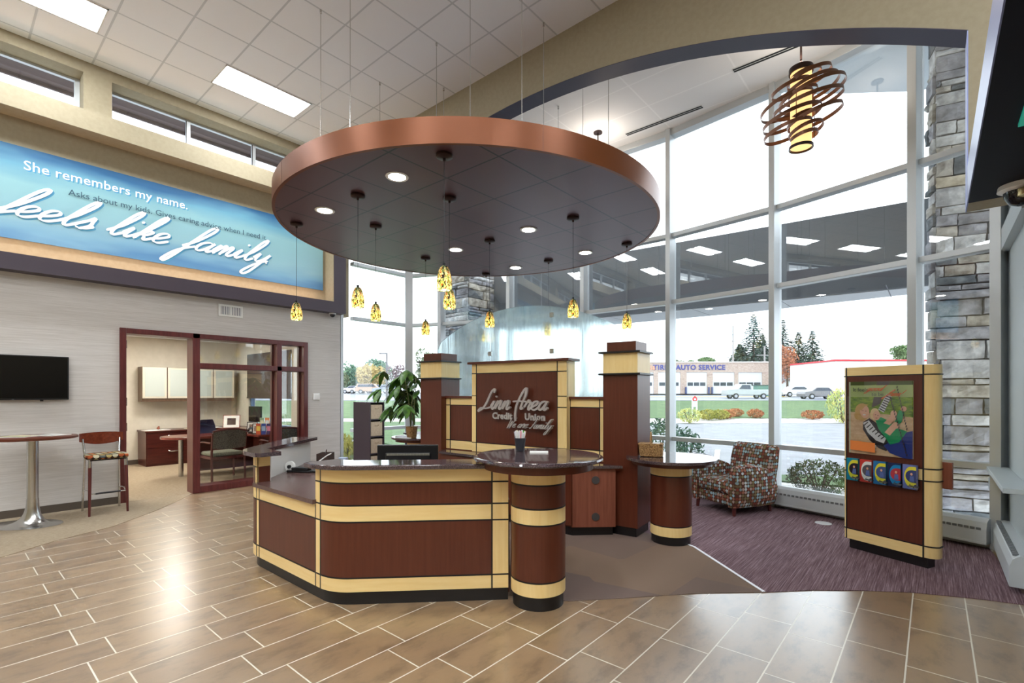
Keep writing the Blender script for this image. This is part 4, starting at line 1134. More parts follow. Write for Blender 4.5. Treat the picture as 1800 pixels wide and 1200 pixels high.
bk.loft(rg).build('backrest', mottled('red_lacquered_wood', rgb(98, 42, 28), rgb(118, 54, 36), (2, 10, 10), 3, .16, 4), t, smooth=True)

# ------------------------------------------------------------------ armchair with writing tablet
def armchair(loc, rz, label, tablet=True):
    t = thing('armchair', label, 'armchair', loc, rz, None)
    # local: front = -y, width along x
    def rounded(x0, x1, y0, y1, z0, z1, nm, bev, seg=4, m=DOTS): MB().box(x0, x1, y0, y1, z0, z1).build(nm, m, t, bevel=bev, seg=seg, smooth=True)
    rounded(-.265, .265, -.36, .3, .26, .425, 'seat_cushion', .045)
    rounded(-.27, .27, -.345, .3, .12, .255, 'seat_base', .02)
    # arms: bulging outside, taller at the rear of the front edge
    for s_ in (-1, 1):
        rg = []
        for y, top, out in ((-.37, .54, .36), (-.34, .615, .385), (-.2, .645, .40), (0, .63, .41), (.2, .57, .40), (.34, .48, .37), (.385, .40, .34)):
            xi = s_ * .265; xo = s_ * out
            rg.append([Vector((xi, y, .11)), Vector((xi, y, top - .05)), Vector((xi + s_ * .02, y, top - .01)), Vector(((xi + xo) / 2, y, top)), Vector((xo - s_ * .02, y, top - .02)), Vector((xo, y, top - .08)), Vector((xo + s_ * .012, y, .34)), Vector((xo - s_ * .0, y, .2)), Vector((xo - s_ * .035, y, .11))])
        MB().loft(rg).build('arm', DOTS, t, smooth=True, bevel=.012, seg=3)
    # back: leans and widens upward
    rg = []
    for z, y0, y1, w_ in ((.13, .24, .38, .30), (.40, .24, .42, .31), (.62, .28, .44, .33), (.80, .335, .455, .335), (.835, .355, .45, .32), (.85, .38, .44, .29)):
        rg.append([Vector((-w_, y0 + .02, z)), Vector((-w_ + .03, y0, z)), Vector((0, y0 - .012, z)), Vector((w_ - .03, y0, z)), Vector((w_, y0 + .02, z)), Vector((w_, y1 - .02, z)), Vector((w_ - .04, y1, z)), Vector((0, y1 + .012, z)), Vector((-w_ + .04, y1, z)), Vector((-w_, y1 - .02, z))])
    MB().loft(rg).build('backrest', DOTS, t, smooth=True)
    for x, y in ((-.30, -.31), (.30, -.31), (-.27, .32), (.27, .32)):
        MB().tube([(x, y, .125), (x * 1.03, y * 1.03, 0)], .02, 10, rad=[.028, .02]).build('foot', MAHOG, t, smooth=True)
    if tablet:
        MB().lathe([(.19, .66), (.2, .664), (.2, .674), (.19, .678)], c=(0, 0), n=40, sx=1.12, sy=.8).build('tablet', GRANITE, t, smooth=True).location = (-.44, -.22, 0)
        MB().tube([(-.33, .1, .585), (-.34, -.02, .63), (-.42, -.17, .655)], .016, 8).build('tablet_arm', mat('tablet_bracket', rgb(120, 110, 104), .3, .6), t, smooth=True)
    return t
armchair((-2.0, 6.84, 0), radians(-27), 'dotted upholstered armchair with a small swivel tablet by the window')
armchair((-3.62, 6.85, 0), radians(25), 'dotted upholstered armchair half hidden behind the basket ledge table', False)

# basket
WICK = mottled('wicker', rgb(120, 82, 44), rgb(206, 164, 108), (60, 60, 45), 2, .7, 4, .8, lo=.4, hi=.6)
t = thing('picnic_basket', 'small woven wicker basket with hoop handle on the right ledge table', 'basket', (-2.24, 4.86, .868), radians(20))
rg = []
for z, a_, b_ in ((0, .10, .07), (.01, .108, .078), (.06, .112, .082), (.115, .116, .086), (.125, .118, .088)):
    rg.append([Vector((x * a_ * 1, y * b_, z)) for x, y in ((-1, -.8), (-.85, -1), (.85, -1), (1, -.8), (1, .8), (.85, 1), (-.85, 1), (-1, .8))])
MB().loft(rg).build('body', WICK, t, smooth=True)
wv = MB()
for k in range(9):
    z = .012 + k * .0125
    for sgn in (0, 1):
        y0 = -.081; pts = [(-.1 + .2 * i / 24, y0 - .003 * ((i + k) % 2), z) for i in range(25)]
        if sgn: pts = [(.113 + .003 * ((i + k) % 2), -.07 + .14 * i / 18, z) for i in range(19)]
        wv.tube(pts, .006, 5)
wv.build('weave', WICK, t, smooth=True)
MB().box(-.122, -.004, -.09, .09, .125, .137).box(.004, .122, -.09, .09, .125, .137).build('lid', WICK, t, bevel=.004)
MB().tube([(0, .085 * cos(a), .12 + .13 * sin(a)) for a in [pi * i / 20 for i in range(21)]], .006, 8).build('handle', WICK, t, smooth=True)
MB().box(.02, .09, -.06, .05, .137, .142).build('white_napkin', PAPER, t, bevel=.002)

# plant
random.seed(7)
t = thing('potted_plant', 'leafy green money-tree plant in a woven pot beside the left pillar', 'plant', (-5.83, 4.56, .868))
MB().lathe([(.062, 0), (.07, .01), (.085, .15), (.09, .165), (.08, .165)], n=28).build('woven_pot', WICK, t, smooth=True)
MB().cyl((0, 0), .08, .15, .158, 24).build('soil', mat('soil', rgb(50, 36, 26), .95), t)
stm = MB(); lf = MB()
def leaf(mb, base, dirv, L, W, droop):
    d = Vector(dirv).normalized(); side = d.cross(Vector((0, 0, 1)))
    if side.length < .1: side = Vector((1, 0, 0))
    side.normalize(); pts = []
    for k in range(7):
        u = k / 6; c = Vector(base) + d * L * u + Vector((0, 0, -droop * L * u * u))
        wv_ = W * sin(pi * min(1, u * .93 + .05)) ** .8 * (.4 + .6 * min(1, u * 2))
        pts.append((c - side * wv_ - Vector((0, 0, .12 * wv_)), c + Vector((0, 0, .1 * wv_)), c + side * wv_ - Vector((0, 0, .12 * wv_))))
    vs = [p for q in pts for p in q]; fs = []
    for k in range(6):
        a = 3 * k; fs += [(a, a + 1, a + 4, a + 3), (a + 1, a + 2, a + 5, a + 4)]
    mb.add(vs, fs)
stems = [((-.02, 0), .80, (-.12, -.05)), ((.02, .01), .66, (.05, .04)), ((0, -.02), .74, (-.02, .1))]
for (b, h, lean) in stems:
    top = Vector((lean[0], lean[1], .15 + h))
    P = [Vector((b[0], b[1], .15)), Vector((b[0] + lean[0] * .3, b[1] + lean[1] * .3, .15 + h * .5)), top]
    stm.tube(P, .008, 8, rad=[.011, .008, .005])
    for j in range(9):
        u = .35 + .65 * j / 8; q = P[0].lerp(P[2], u); az = random.uniform(0, 2 * pi) if j % 2 else pi + random.uniform(-.9, .7)
        L = random.uniform(.2, .42) * (1.2 - .3 * u)
        e = q + Vector((cos(az) * L, sin(az) * L * .8, random.uniform(-.02, .12)))
        if e.x > .12: e.x = .12 - random.random() * .1
        e.y = min(e.y, .22)
        stm.tube([q, q.lerp(e, .5) + Vector((0, 0, .03)), e], .003, 5)
        for m_ in range(5):
            aa = az + (m_ - 2) * .62 + random.uniform(-.15, .15)
            if e.x + .26 * cos(aa) > .20 and e.y + .2 * sin(aa) > -.12: continue
            leaf(lf, e, (cos(aa), sin(aa), -.25 + random.uniform(-.3, .1)), random.uniform(.17, .26), random.uniform(.036, .056), random.uniform(.35, .9))
stm.build('stem', mat('plant_stem', rgb(92, 96, 50), .6), t, smooth=True)
lf.build('foliage', LEAF, t, smooth=True)

# leaflets on the left ledge table
papers('brochure', 'white brochure stack on the left ledge table beside the plant', 'brochure', (-6.1, 4.66, .868), .5, .26, .2, .012, [PAPER], None)
papers('brochure', 'blue and orange folder on the left ledge table beside the plant', 'brochure', (-5.93, 4.52, .868), .55, .24, .17, .008, [mat('folder_blue', rgb(120, 150, 200), .4), mat('folder_pink', rgb(210, 170, 170), .4)])

# cube shelf with fabric bins
t = thing('cube_shelf', 'tall narrow dark shelf with cream fabric bins by the left window', 'shelf', (-7.45, 4.9, 0))
SHM = mat('dark_plum_laminate', rgb(66, 56, 66), .45)
sh = MB(); SW = .27
sh.box(-.25, .25, -.145, -.13, 0, 1.37).box(-.25, .25, .13, .145, 0, 1.37).box(-.25, -.235, -.13, .13, 0, 1.37)
sh.build('carcass', SHM, t)
for k in range(5):
    MB().box(-.235, .25, -.13, .13, 1.355 - k * .29 - .0, 1.37 - k * .29).build('shelf_board', SHM, t)
CR = mottled('cream_fabric', rgb(206, 186, 158), rgb(222, 204, 178), (1, 1, 1), 60, .9, 2)
ordn = ('top', 'second', 'third', 'fourth')
for k in range(4):
    z0 = 1.355 - (k + 1) * .29 + .016
    b = thing('fabric_bin', 'cream fabric bin in the dark cube shelf, %s from the top' % ('uppermost' if k == 0 else ordn[k]), 'storage bin', (-7.45, 4.9, z0), 0, 'fabric bins in the cube shelf')
    MB().box(-.22, .235, -.118, .118, 0, .245).build('box_body', CR, b, bevel=.01)
    MB().tube([(.238, -.035, .19), (.25, -.02, .175), (.25, .02, .175), (.238, .035, .19)], .006, 6, flat=.5).build('pull_strap', mat('cream_strap', rgb(190, 166, 136), .8), b)
# low dark cabinet behind the left ledge table
tag(MB().box(-7.1, -6.3, 5.4, 5.8, 0, .8).box(-7.12, -6.28, 5.38, 5.82, .8, .825).build('low_cabinet', SHM, bevel=.003, origin='base'), 'low dark cabinet standing behind the left ledge table', 'cabinet')
t = thing('piggy_bank', 'white porcelain piggy bank on the low shelf behind the left ledge table column', 'ornament', (-6.47, 5.5, .825))
MB().sphere((0, 0, .06), .06, sc=(1.2, .9, .9)).sphere((-.07, 0, .075), .028).build('body', mat('porcelain', rgb(238, 232, 228), .2), t, smooth=True)
MB().lathe([(.012, .11), (.0, .15)], c=(-.07, .018), n=8).lathe([(.012, .11), (.0, .15)], c=(-.07, -.018), n=8).build('ear', mat('porcelain', rgb(238, 232, 228), .2), t)
for x, y in ((-.04, -.03), (-.04, .03), (.04, -.03), (.04, .03)): MB().cyl((x, y), .012, 0, .03, 10).build('leg', mat('porcelain', rgb(238, 232, 228), .2), t)

# ------------------------------------------------------------------ things on the desk
# monitor, seen from behind
t = thing('monitor', 'black computer monitor seen from behind on the reception worktop', 'monitor', (-3.48, 2.68, .742), HEAD + radians(3))
MB().box(-.262, .262, -.012, .02, .05, .335).build('housing', BLKPL, t, bevel=.006)
MB().box(-.19, .20, -.036, -.012, .08, .27).build('rear_bulge', BLKPL, t, bevel=.012)
MB().box(-.25, .25, .0205, .022, .062, .325).build('screen', SCREEN, t)
v = MB()
for k in range(46): v.box(-.175 + k * .008, -.171 + k * .008, -.038, -.035, .245, .264)
v.build('vent_slots', mat('vent_light', rgb(150, 146, 130), .5), t)
MB().cyl((0, .02), .1, 0, .012, 28).box(-.03, .03, -.005, .02, .01, .12).build('stand', BLKPL, t, smooth=True)
cb_ = MB()
random.seed(3)
for k in range(9):
    x0 = random.uniform(-.05, .16); x1 = random.uniform(-.06, .18)
    cb_.tube([(x0, -.05, .20), ((x0 + x1) / 2 + .03, -.075, .12 + random.uniform(0, .08)), (x1, -.06, .03), (x1 + .02, -.04, .0)], .0028, 6)
cb_.build('cables', mat('grey_cable', rgb(150, 150, 150), .5), t, smooth=True)
q = Vector((-.125, -.055, 0)); R_ = Matrix.Rotation(HEAD + radians(3), 4, 'Z') @ q
t = thing('mini_computer', 'small silver computer box standing against the back of the monitor', 'computer', (-3.48 + R_.x, 2.68 + R_.y, .742), HEAD + radians(3))
MB().box(-.065, .065, -.018, .018, 0, .21).build('case', mat('silver_case', rgb(176, 178, 182), .35, .4), t, bevel=.012, seg=3)
MB().box(.02, .05, -.02, -.018, .14, .19).box(.01, .055, -.0195, -.018, .04, .055).build('port_plate', BLKPL, t)

# receipt/tape dispenser, organiser and card reader on the left worktop
t = thing('tape_dispenser', 'black tape dispenser with a big white roll on the left worktop', 'tape dispenser', (-4.86, 2.31, .742), radians(30))
MB().box(-.03, .21, -.04, .04, 0, .022).box(.02, .20, -.035, .035, .022, .05).build('base', BLKPL, t, bevel=.006)
MB().cyl((0, 0), .052, -.012, .012, 40, M=Matrix.Translation((-.01, 0, .054)) @ Matrix.Rotation(pi / 2, 4, 'X')).build('tape_roll', WHITEPL, t, smooth=True)
MB().cyl((0, 0), .018, -.03, .03, 20, M=Matrix.Translation((-.01, 0, .054)) @ Matrix.Rotation(pi / 2, 4, 'X')).build('hub', BLKPL, t, smooth=True)
t = thing('label_scanner', 'low black desk tray with a blue and white card reader', 'office device', (-4.56, 2.50, .742), radians(30))
MB().box(-.16, .16, -.05, .05, 0, .022).build('tray', BLKPL, t, bevel=.004)
MB().box(.02, .14, -.035, .035, .022, .045).build('reader', GREYPL, t, bevel=.006)
MB().box(.05, .10, -.02, .02, .045, .047).build('reader_screen', mat('blue_lcd', rgb(70, 110, 170), .2), t)
t = thing('desk_organizer', 'dark brown woven desk organizer holding pens by the left ledge', 'organizer', (-5.20, 2.86, .742), radians(-45))
mb = MB(); mb.box(-.1, .1, -.07, -.062, 0, .11).box(-.1, .1, .062, .07, 0, .11).box(-.1, -.092, -.07, .07, 0, .11).box(.092, .1, -.07, .07, 0, .11).box(-.1, .1, -.07, .07, 0, .01).box(-.004, .004, -.06, .06, 0, .11)
mb.build('box', mottled('dark_wicker', rgb(40, 26, 22), rgb(74, 50, 40), (40, 40, 60), 2, .6, 3, .6), t)
for k in range(3):
    p = thing('pen', 'silver pen standing in the dark desk organizer', 'pen', (-5.24 + .03 * k, 2.88 - .02 * k, .755), 0, 'pens in the dark organizer')
    MB().tube([(0, 0, 0), (.01, .01, .135)], .0045, 8).build('barrel', STEEL, p, smooth=True)
t = thing('card_holder', 'clear acrylic card holder next to the dark organizer', 'card holder', (-4.98, 2.95, .742), radians(30))
MB().box(-.05, .05, -.03, -.027, 0, .10).box(-.05, .05, .03, .033, 0, .15).box(-.05, .05, -.03, .03, 0, .003).build('holder', ACRYL, t)
MB().box(-.045, .045, -.02, .025, .003, .07).build('cards', mat('card_stack', rgb(190, 200, 226), .5), t)
t = thing('curved_wand', 'thin white curved wand reaching over the tape dispenser', 'desk lamp', (-4.93, 2.55, .742), radians(55))  # white curved wand on a small foot, use unidentified
MB().cyl((0, 0), .03, 0, .012, 20).tube([(0, 0, .01), (.05, 0, .05), (.16, 0, .13), (.20, 0, .15)], .006, 8).build('wand', WHITEPL, t, smooth=True)

# pen cup on the round table
t = thing('pen_cup', 'black mesh cup full of pens on the round stone table', 'cup', (-2.46, 2.98, 1.072))
MB().lathe([(.033, 0), (.033, .002), (.044, .102), (.046, .105), (.0435, .105), (.031, .004)], n=28, cap=True).build('base', mat('cup_mesh', rgb(60, 62, 70), .4, .4), t, smooth=True)
rb = MB()
for z, r in ((0.004, .0345), (.103, .0455)): rb.lathe([(r, z - .002), (r + .002, z), (r, z + .002)], n=28, cap=False)
rb.build('rim_wire', BLACK, t, smooth=True)
random.seed(5)
pc = [('white', rgb(240, 240, 240)), ('orange', rgb(240, 130, 70)), ('green', rgb(90, 190, 70)), ('white', rgb(240, 240, 240)), ('white', rgb(240, 240, 240)), ('cream', rgb(240, 226, 200)), ('white', rgb(240, 240, 240)), ('grey', rgb(200, 200, 205)), ('white', rgb(240, 240, 240)), ('white', rgb(240, 240, 240)), ('pink', rgb(236, 170, 180)), ('white', rgb(240, 240, 240))]
for k, (nm, c) in enumerate(pc):
    a = 2 * pi * k / 12 + .3; r0, r1 = .014, .042
    grp = 'white pens in the mesh cup' if nm == 'white' else None
    p = thing('pen', '%s pen in the black mesh cup on the round stone table' % nm, 'pen', (-2.46 + r0 * cos(a), 2.98 + r0 * sin(a), 1.077), 0, grp)
    e = Vector(((r1 - r0) * cos(a), (r1 - r0) * sin(a), .14 + .018 * random.random()))
    MB().tube([(0, 0, 0), e * .75], .006, 8).build('barrel', mat('pen_%s' % nm, c, .3), p, smooth=True)
    MB().tube([e * .75, e], .0075, 8).build('cap', mat('pen_%s' % nm, c, .3), p, smooth=True)
papers('note_pad', 'white note pad lying beside the pen cup on the round stone table', 'note pad', (-2.29, 3.0, 1.072), .65, .14, .09, .008, [PAPER])
# floor outlet
tag(MB().cyl((-.975, 6.745), .085, .0045, .010, 36).build('floor_outlet', mat('outlet_white', rgb(236, 236, 240), .3), smooth=True, origin='base'), 'round white floor outlet cover in the striped carpet', 'floor outlet')

# ------------------------------------------------------------------ display kiosk
KA = Vector((-.685, 5.87)); KB = Vector((.035, 5.535))
ku = (KB - KA).normalized(); KL = (KB - KA).length; kang = atan2(ku.y, ku.x)
KC = KA + ku * KL / 2
t = thing('display_kiosk', 'free-standing cherry and maple kiosk with a poster and brochure rack', 'kiosk', (KC.x, KC.y, 0), kang)
hk = KL / 2; kd = .24      # local: x along the face, y away from viewer, face at y=0
def kpath(): return [(-hk + .02, .16), (-hk, .10), (-hk, .045), (-hk + .012, .015), (-hk + .035, 0), (hk - .11, 0)] + [(hk - .11 + .09 * sin(radians(a)), .07 - .07 * cos(radians(a))) for a in (15, 30, 45, 60, 75, 90)] + [(hk - .03, .13), (hk - .06, .16)]
kp = kpath(); KT = plen(kp)
poly = kp
MB().prism([(-hk + .05, .03), (hk - .09, .03), (hk - .09, .14), (-hk + .05, .14)], 0, .10).build('toe_kick', BLACK, t)
MB().prism(kp, .10, 1.775).build('core', MAPLE, t, smooth=True)
for z0, z1, m, nm in ((.20, .76, CHERRY, 'cherry_panel'), (.87, 1.69, CHERRY, 'cherry_panel')):
    MB().box(-hk + .045, hk - .11, -.004, .004, z0, z1).build(nm, m, t)
for z0, z1 in ((.10, .20), (.76, .87), (1.69, 1.775)):
    MB().box(-hk + .045, hk - .11, -.005, .004, z0, z1).build('maple_band', MAPLE_H, t)
ln = MB()
for z in (.20, .765, .87, 1.69): ribbon(ln, kp, .0065, -.01, z - .005, z + .005)
for x in (-hk + .042, hk - .108): ln.box(x - .005, x + .005, -.007, .004, .10, 1.775)
ln.build('black_inlay', REVEAL, t)
MB().box(hk - .04, hk + .035, .135, .16, .70, .93).build('side_rack', CHERRY_L, t, bevel=.004)
# poster: a flat print, built from flat colour shapes
PW, PH = .53, .69; PX, PZ = -hk + .085, .945
def kM(x, z, y): return Matrix.Translation((x, y, z)) @ Matrix.Rotation(pi / 2, 4, 'X')
tt = thing('poster', 'poster of a woman and child on a swing in an acrylic frame on the kiosk', 'poster', (KC.x, KC.y, 0), kang)
MB().box(PX - .015, PX + PW, -.012, -.0045, PZ, PZ + PH).build('frame', mat('acrylic_edge', rgb(196, 200, 170), .2), tt)
def grad(nm, stops, sc, ns):
    k = N(nm); f = k.noise(k.pos(sc), ns, 6, .65); k.l(k.ramp(f, stops), k.b.inputs['Base Color']); k.b.inputs['Roughness'].default_value = .25; return k.m
SAND = grad('print_sand', [(.3, rgb(196, 150, 112)), (.6, rgb(232, 196, 158))], (1, 1, 2), 7)
GRASS = grad('print_grass', [(.35, rgb(70, 104, 20)), (.6, rgb(146, 172, 50))], (1, 1, 3), 16)
pmats = {'sand': SAND, 'grass': GRASS}
def pcol(n, c): pmats.setdefault(n, mat('print_' + n, c, .3)); return pmats[n]
layer = [0]
def shape(pts, m, part='print_picture'):
    layer[0] += 1; y = -.0125 - .0003 * layer[0]
    n = len(pts)
    mb = MB(); mb.add([(PX + u * PW, y, PZ + (1 - v) * PH) for u, v in pts], [tuple(range(n))]); 
    return mb.build(part, m, tt)
def smooth(pts, k=5):
    q = catmull([pts[-1]] + pts + [pts[0], pts[1]], k); return q[k:-k - 1] if len(q) > 2 * k else q
def ell(cx, cy, rx, ry, a=0, n=20): return [(cx + rx * cos(2 * pi * i / n) * cos(a) - ry * sin(2 * pi * i / n) * sin(a), cy + rx * cos(2 * pi * i / n) * sin(a) + ry * sin(2 * pi * i / n) * cos(a)) for i in range(n)]
shape([(0, 0), (1, 0), (1, 1), (0, 1)], SAND)
shape([(0, 0), (1, 0), (1, .47), (.6, .44), (0, .42)], GRASS)
shape([(0, 0), (1, 0), (1, .06), (.5, .04), (0, .07)], pcol('dark_leaves', rgb(72, 84, 30)))
shape([(.45, 0), (.66, 0), (.5, .3), (.36, .36)], pcol('tree_trunk', rgb(78, 66, 62)))
shape([(0, .05), (1, .05), (1, .21), (0, .21)], pcol('pale_stripe', rgb(176, 188, 122)))
HAIR = pcol('blond_hair', rgb(206, 160, 92)); SKIN = pcol('skin', rgb(232, 176, 146)); STR = pcol('black_knit', rgb(40, 34, 40)); WHT = pcol('white_knit', rgb(226, 222, 224)); GRN = pcol('green_shirt', rgb(20, 150, 92)); JN = pcol('blue_jeans', rgb(46, 62, 140)); LHAIR = pcol('pale_hair', rgb(236, 204, 150))
shape([(.60, .17), (.68, .2), (.56, .42), (.47, .38)], WHT)
for k in range(7): shape([(.595 - k * .017, .19 + k * .028), (.68 - k * .017, .215 + k * .03), (.676 - k * .017, .228 + k * .03), (.59 - k * .017, .203 + k * .028)], STR)
shape(ell(.20, .42, .12, .12, .4), HAIR); shape(ell(.13, .47, .06, .06), HAIR)
shape([(.22, .56), (.33, .50), (.44, .56), (.54, .70), (.68, .84), (.6, .93), (.48, .9), (.33, .8), (.22, .66)], STR)
shape([(.22, .57), (.32, .53), (.46, .68), (.60, .76), (.56, .83), (.44, .80), (.3, .70)], WHT)
for k in range(7): shape([(.23 + k * .047, .60 + k * .028), (.30 + k * .045, .55 + k * .03), (.308 + k * .045, .562 + k * .03), (.24 + k * .047, .613 + k * .028)], STR)
shape(ell(.25, .41, .078, .095, -.3), SKIN)
shape([(.16, .36), (.22, .30), (.32, .32), (.25, .345), (.19, .41)], HAIR)
shape([(.56, .86), (.70, .78), (.88, .67), (1, .64), (1, 1), (.86, 1), (.66, .95)], JN)
shape([(.43, .52), (.52, .48), (.66, .53), (.7, .6), (.92, .65), (.8, .80), (.66, .84), (.58, .74), (.48, .64)], GRN)
shape([(.74, .53), (.80, .38), (.88, .40), (.84, .53), (.76, .60), (.66, .58)], GRN)
shape(ell(.42, .44, .075, .08, .3), LHAIR); shape(ell(.45, .46, .06, .065, .3), SKIN)
shape([(.56, .56), (.70, .44), (.76, .48), (.66, .58)], SKIN); shape(ell(.72, .43, .05, .045), SKIN); shape([(.58, .68), (.70, .56), (.78, .60), (.66, .72)], SKIN); shape(ell(.75, .58, .05, .045), SKIN); shape(ell(.87, .36, .045, .035), SKIN)
FACE = pcol('face_line', rgb(120, 66, 54))
for u, v in ((.225, .40), (.275, .405), (.435, .45), (.475, .46)): shape(ell(u, v, .009, .006), FACE)
shape(ell(.25, .455, .026, .009), pcol('smile', rgb(244, 236, 232))); shape(ell(.452, .495, .018, .007), pcol('lip', rgb(190, 96, 90)))
CH = pcol('swing_chain', rgb(70, 58, 56))
for k in range(22): shape(ell(.67 + .012 * k + (.004 if k % 2 else 0), .22 + k * .035, .009, .018, .2), CH)
for k in range(16): shape(ell(.78 + .010 * k, .08 + k * .036, .008, .018, .2), CH)
shape([(.02, .82), (.44, .835), (.44, .965), (.02, .95)], pcol('orange_box', rgb(240, 140, 70)))
def ptext(txt, u, v, size, m, scr=False, yy=-.0325):
    M = kM(PX + u * PW, PZ + (1 - v) * PH, yy)
    if scr: mb = MB(); script(mb, txt, size * .8, M, .0008, .11, .6, .6, 1.5, 1.1, .00001)
    else: mb = text_mb(txt, size, .0008, M)
    return mb.build('print_lettering', m, tt)
ptext('It feels', .06, .135, .052, pcol('grey_ink', rgb(70, 74, 70))); ptext('to be', .38, .195, .048, pcol('grey_ink', rgb(70, 74, 70)))
ptext('good', .29, .125, .030, pcol('orange_ink', rgb(222, 92, 40)), True); ptext('free!', .60, .195, .032, pcol('orange_ink', rgb(222, 92, 40)), True)
ptext('Free Checking', .08, .885, .034, pcol('white_ink', rgb(250, 244, 236))); ptext('No minimum balance', .055, .935, .025, pcol('white_ink', rgb(250, 244, 236)))
MB().box(PX - .018, PX + PW + .004, -.036, -.034, PZ - .004, PZ + PH + .004).build('acrylic_cover', ACRYL, tt)
# brochure rack and brochures
rk = thing('brochure_rack', 'clear acrylic rack on the kiosk holding five brochures', 'rack', (KC.x, KC.y, 0), kang)
RX0 = -hk + .07; RW = .60; RZ = .685
mb = MB(); mb.box(RX0, RX0 + RW, -.075, -.073, RZ, RZ + .075).box(RX0, RX0 + RW, -.075, -.006, RZ - .003, RZ)
for k in range(6): mb.box(RX0 + k * RW / 5 - .001, RX0 + k * RW / 5 + .001, -.075, -.006, RZ, RZ + .1)
mb.build('pockets', ACRYL, rk)
BC = [('teal', rgb(20, 140, 170), rgb(40, 34, 50), rgb(226, 220, 60)), ('red', rgb(206, 62, 54), rgb(90, 86, 92), rgb(236, 236, 232)), ('blue and yellow', rgb(40, 120, 180), rgb(70, 90, 140), rgb(236, 226, 60)), ('navy', rgb(28, 40, 84), rgb(190, 60, 70), rgb(30, 140, 200)), ('lavender blue', rgb(112, 126, 190), rgb(60, 70, 120), rgb(240, 226, 70))]
for k, (nm, c, c2, c3) in enumerate(BC):
    x = RX0 + (k + .5) * RW / 5; b = thing('brochure', '%s brochure in the clear rack on the kiosk' % nm, 'brochure', (KC.x, KC.y, 0), kang, 'brochures in the kiosk rack')
    tl = .012
    def P(u, v, y): return (x - .052 + u * .104, y, RZ + .002 + v * .21)
    MB().box(x - .052, x + .052, -.062, -.03, RZ + .002, RZ + .212).build('booklet', mat('brochure_' + nm.replace(' ', '_'), c, .3), b)
    def poly(pts, y, m, n_): mb = MB(); mb.add([P(u, v, y) for u, v in pts], [tuple(range(len(pts)))]); mb.build(n_, m, b)
    sw = [(.12 + .88 * 0 + .45 * (1 - cos(a)), .5 + .42 * sin(a)) for a in [pi / 2 - pi * i / 12 for i in range(13)]]
    poly([(1, .93)] + [(.62 - .5 * cos(a), .5 + .43 * sin(a)) for a in [pi / 2 - pi * i / 14 for i in range(15)]] + [(1, .06)], -.0625, mat('broch_swoosh_%d' % k, c3, .3), 'cover_swoosh')
    poly([(1, .78)] + [(.72 - .5 * cos(a), .53 + .26 * sin(a)) for a in [pi / 2 - pi * i / 14 for i in range(15)]] + [(1, .27)], -.063, mat('broch_photo_%d' % k, c2, .3), 'cover_photo')
    poly(ell(.66, .62, .09, .055), -.0634, SKIN, 'cover_figure'); poly([(.5, .3), (.86, .3), (.82, .54), (.56, .54)], -.0633, mat('broch_cloth_%d' % k, rgb(90, 110, 170), .4), 'cover_figure')
    mb = MB(); script(mb, 'Linn Area', .010, Matrix.Translation(P(.42, .10, -.0636)) @ Matrix.Rotation(pi / 2, 4, 'X'), .0004, .17, .4); mb.build('cover_lettering', mat('grey_cover_ink', rgb(90, 90, 96), .5), b)

# ------------------------------------------------------------------ office furniture behind the partition
t = thing('wall_cabinet', 'wall-hung dark cabinet with four frosted glass doors in the office', 'cabinet', (-12.78, 3.73, 1.34))
MB().box(-.16, .15, -.90, .90, 0, .74).build('carcass', mottled('walnut_side', rgb(86, 66, 52), rgb(104, 82, 64), (8, 8, 1), 3, .4), t)
FG = mat('frosted_door_glass', rgb(190, 200, 196), .35)
for k in range(4):
    y = -.90 + k * .45
    d = MB().box(.151, .168, y + .01, y + .44, .07, .735).build('door', mat('cream_door_frame', rgb(226, 220, 204), .35, .2), t)
    MB().box(.1685, .171, y + .05, y + .40, .11, .695).build('frosted_pane', FG, d)
t = thing('office_credenza', 'long low dark red wood credenza against the office back wall', 'cabinet', (-12.62, 3.8, 0))
MB().box(-.32, .31, -.97, .98, .0, .70).build('body', DKWOOD, t)
MB().box(-.32, .34, -.99, .99, .70, .735).build('top', DKWOOD, t, bevel=.004)
for k in range(2):
    for z0, z1 in ((.06, .37), (.38, .69)):
        d = MB().box(.311, .326, -.95 + k * .98, -.01 + k * .98, z0, z1).build('drawer', DKWOOD, t)
        MB().tube([(.33, -.58 + k * .98, z1 - .06), (.36, -.54 + k * .98, z1 - .075), (.36, -.42 + k * .98, z1 - .075), (.33, -.38 + k * .98, z1 - .06)], .011, 8).build('drawer_pull', STEEL, d, smooth=True)
papers('paper_stack', 'loose white papers on the near end of the office credenza', 'papers', (-12.5, 3.05, .735), .2, .3, .42, .008, [PAPER])
papers('paper_stack', 'white papers and a yellow sheet further along the office credenza', 'papers', (-12.5, 3.95, .735), .1, .3, .7, .006, [PAPER, mat('yellow_sheet', rgb(226, 214, 120), .6)])
t = thing('paperweight', 'small brown ornament on the papers at the near end of the office credenza', 'ornament', (-12.55, 3.1, .744))
MB().sphere((0, 0, .03), .035, sc=(1.4, .8, .8)).sphere((.03, 0, .06), .018).build('body', CHERRY_L, t, smooth=True)
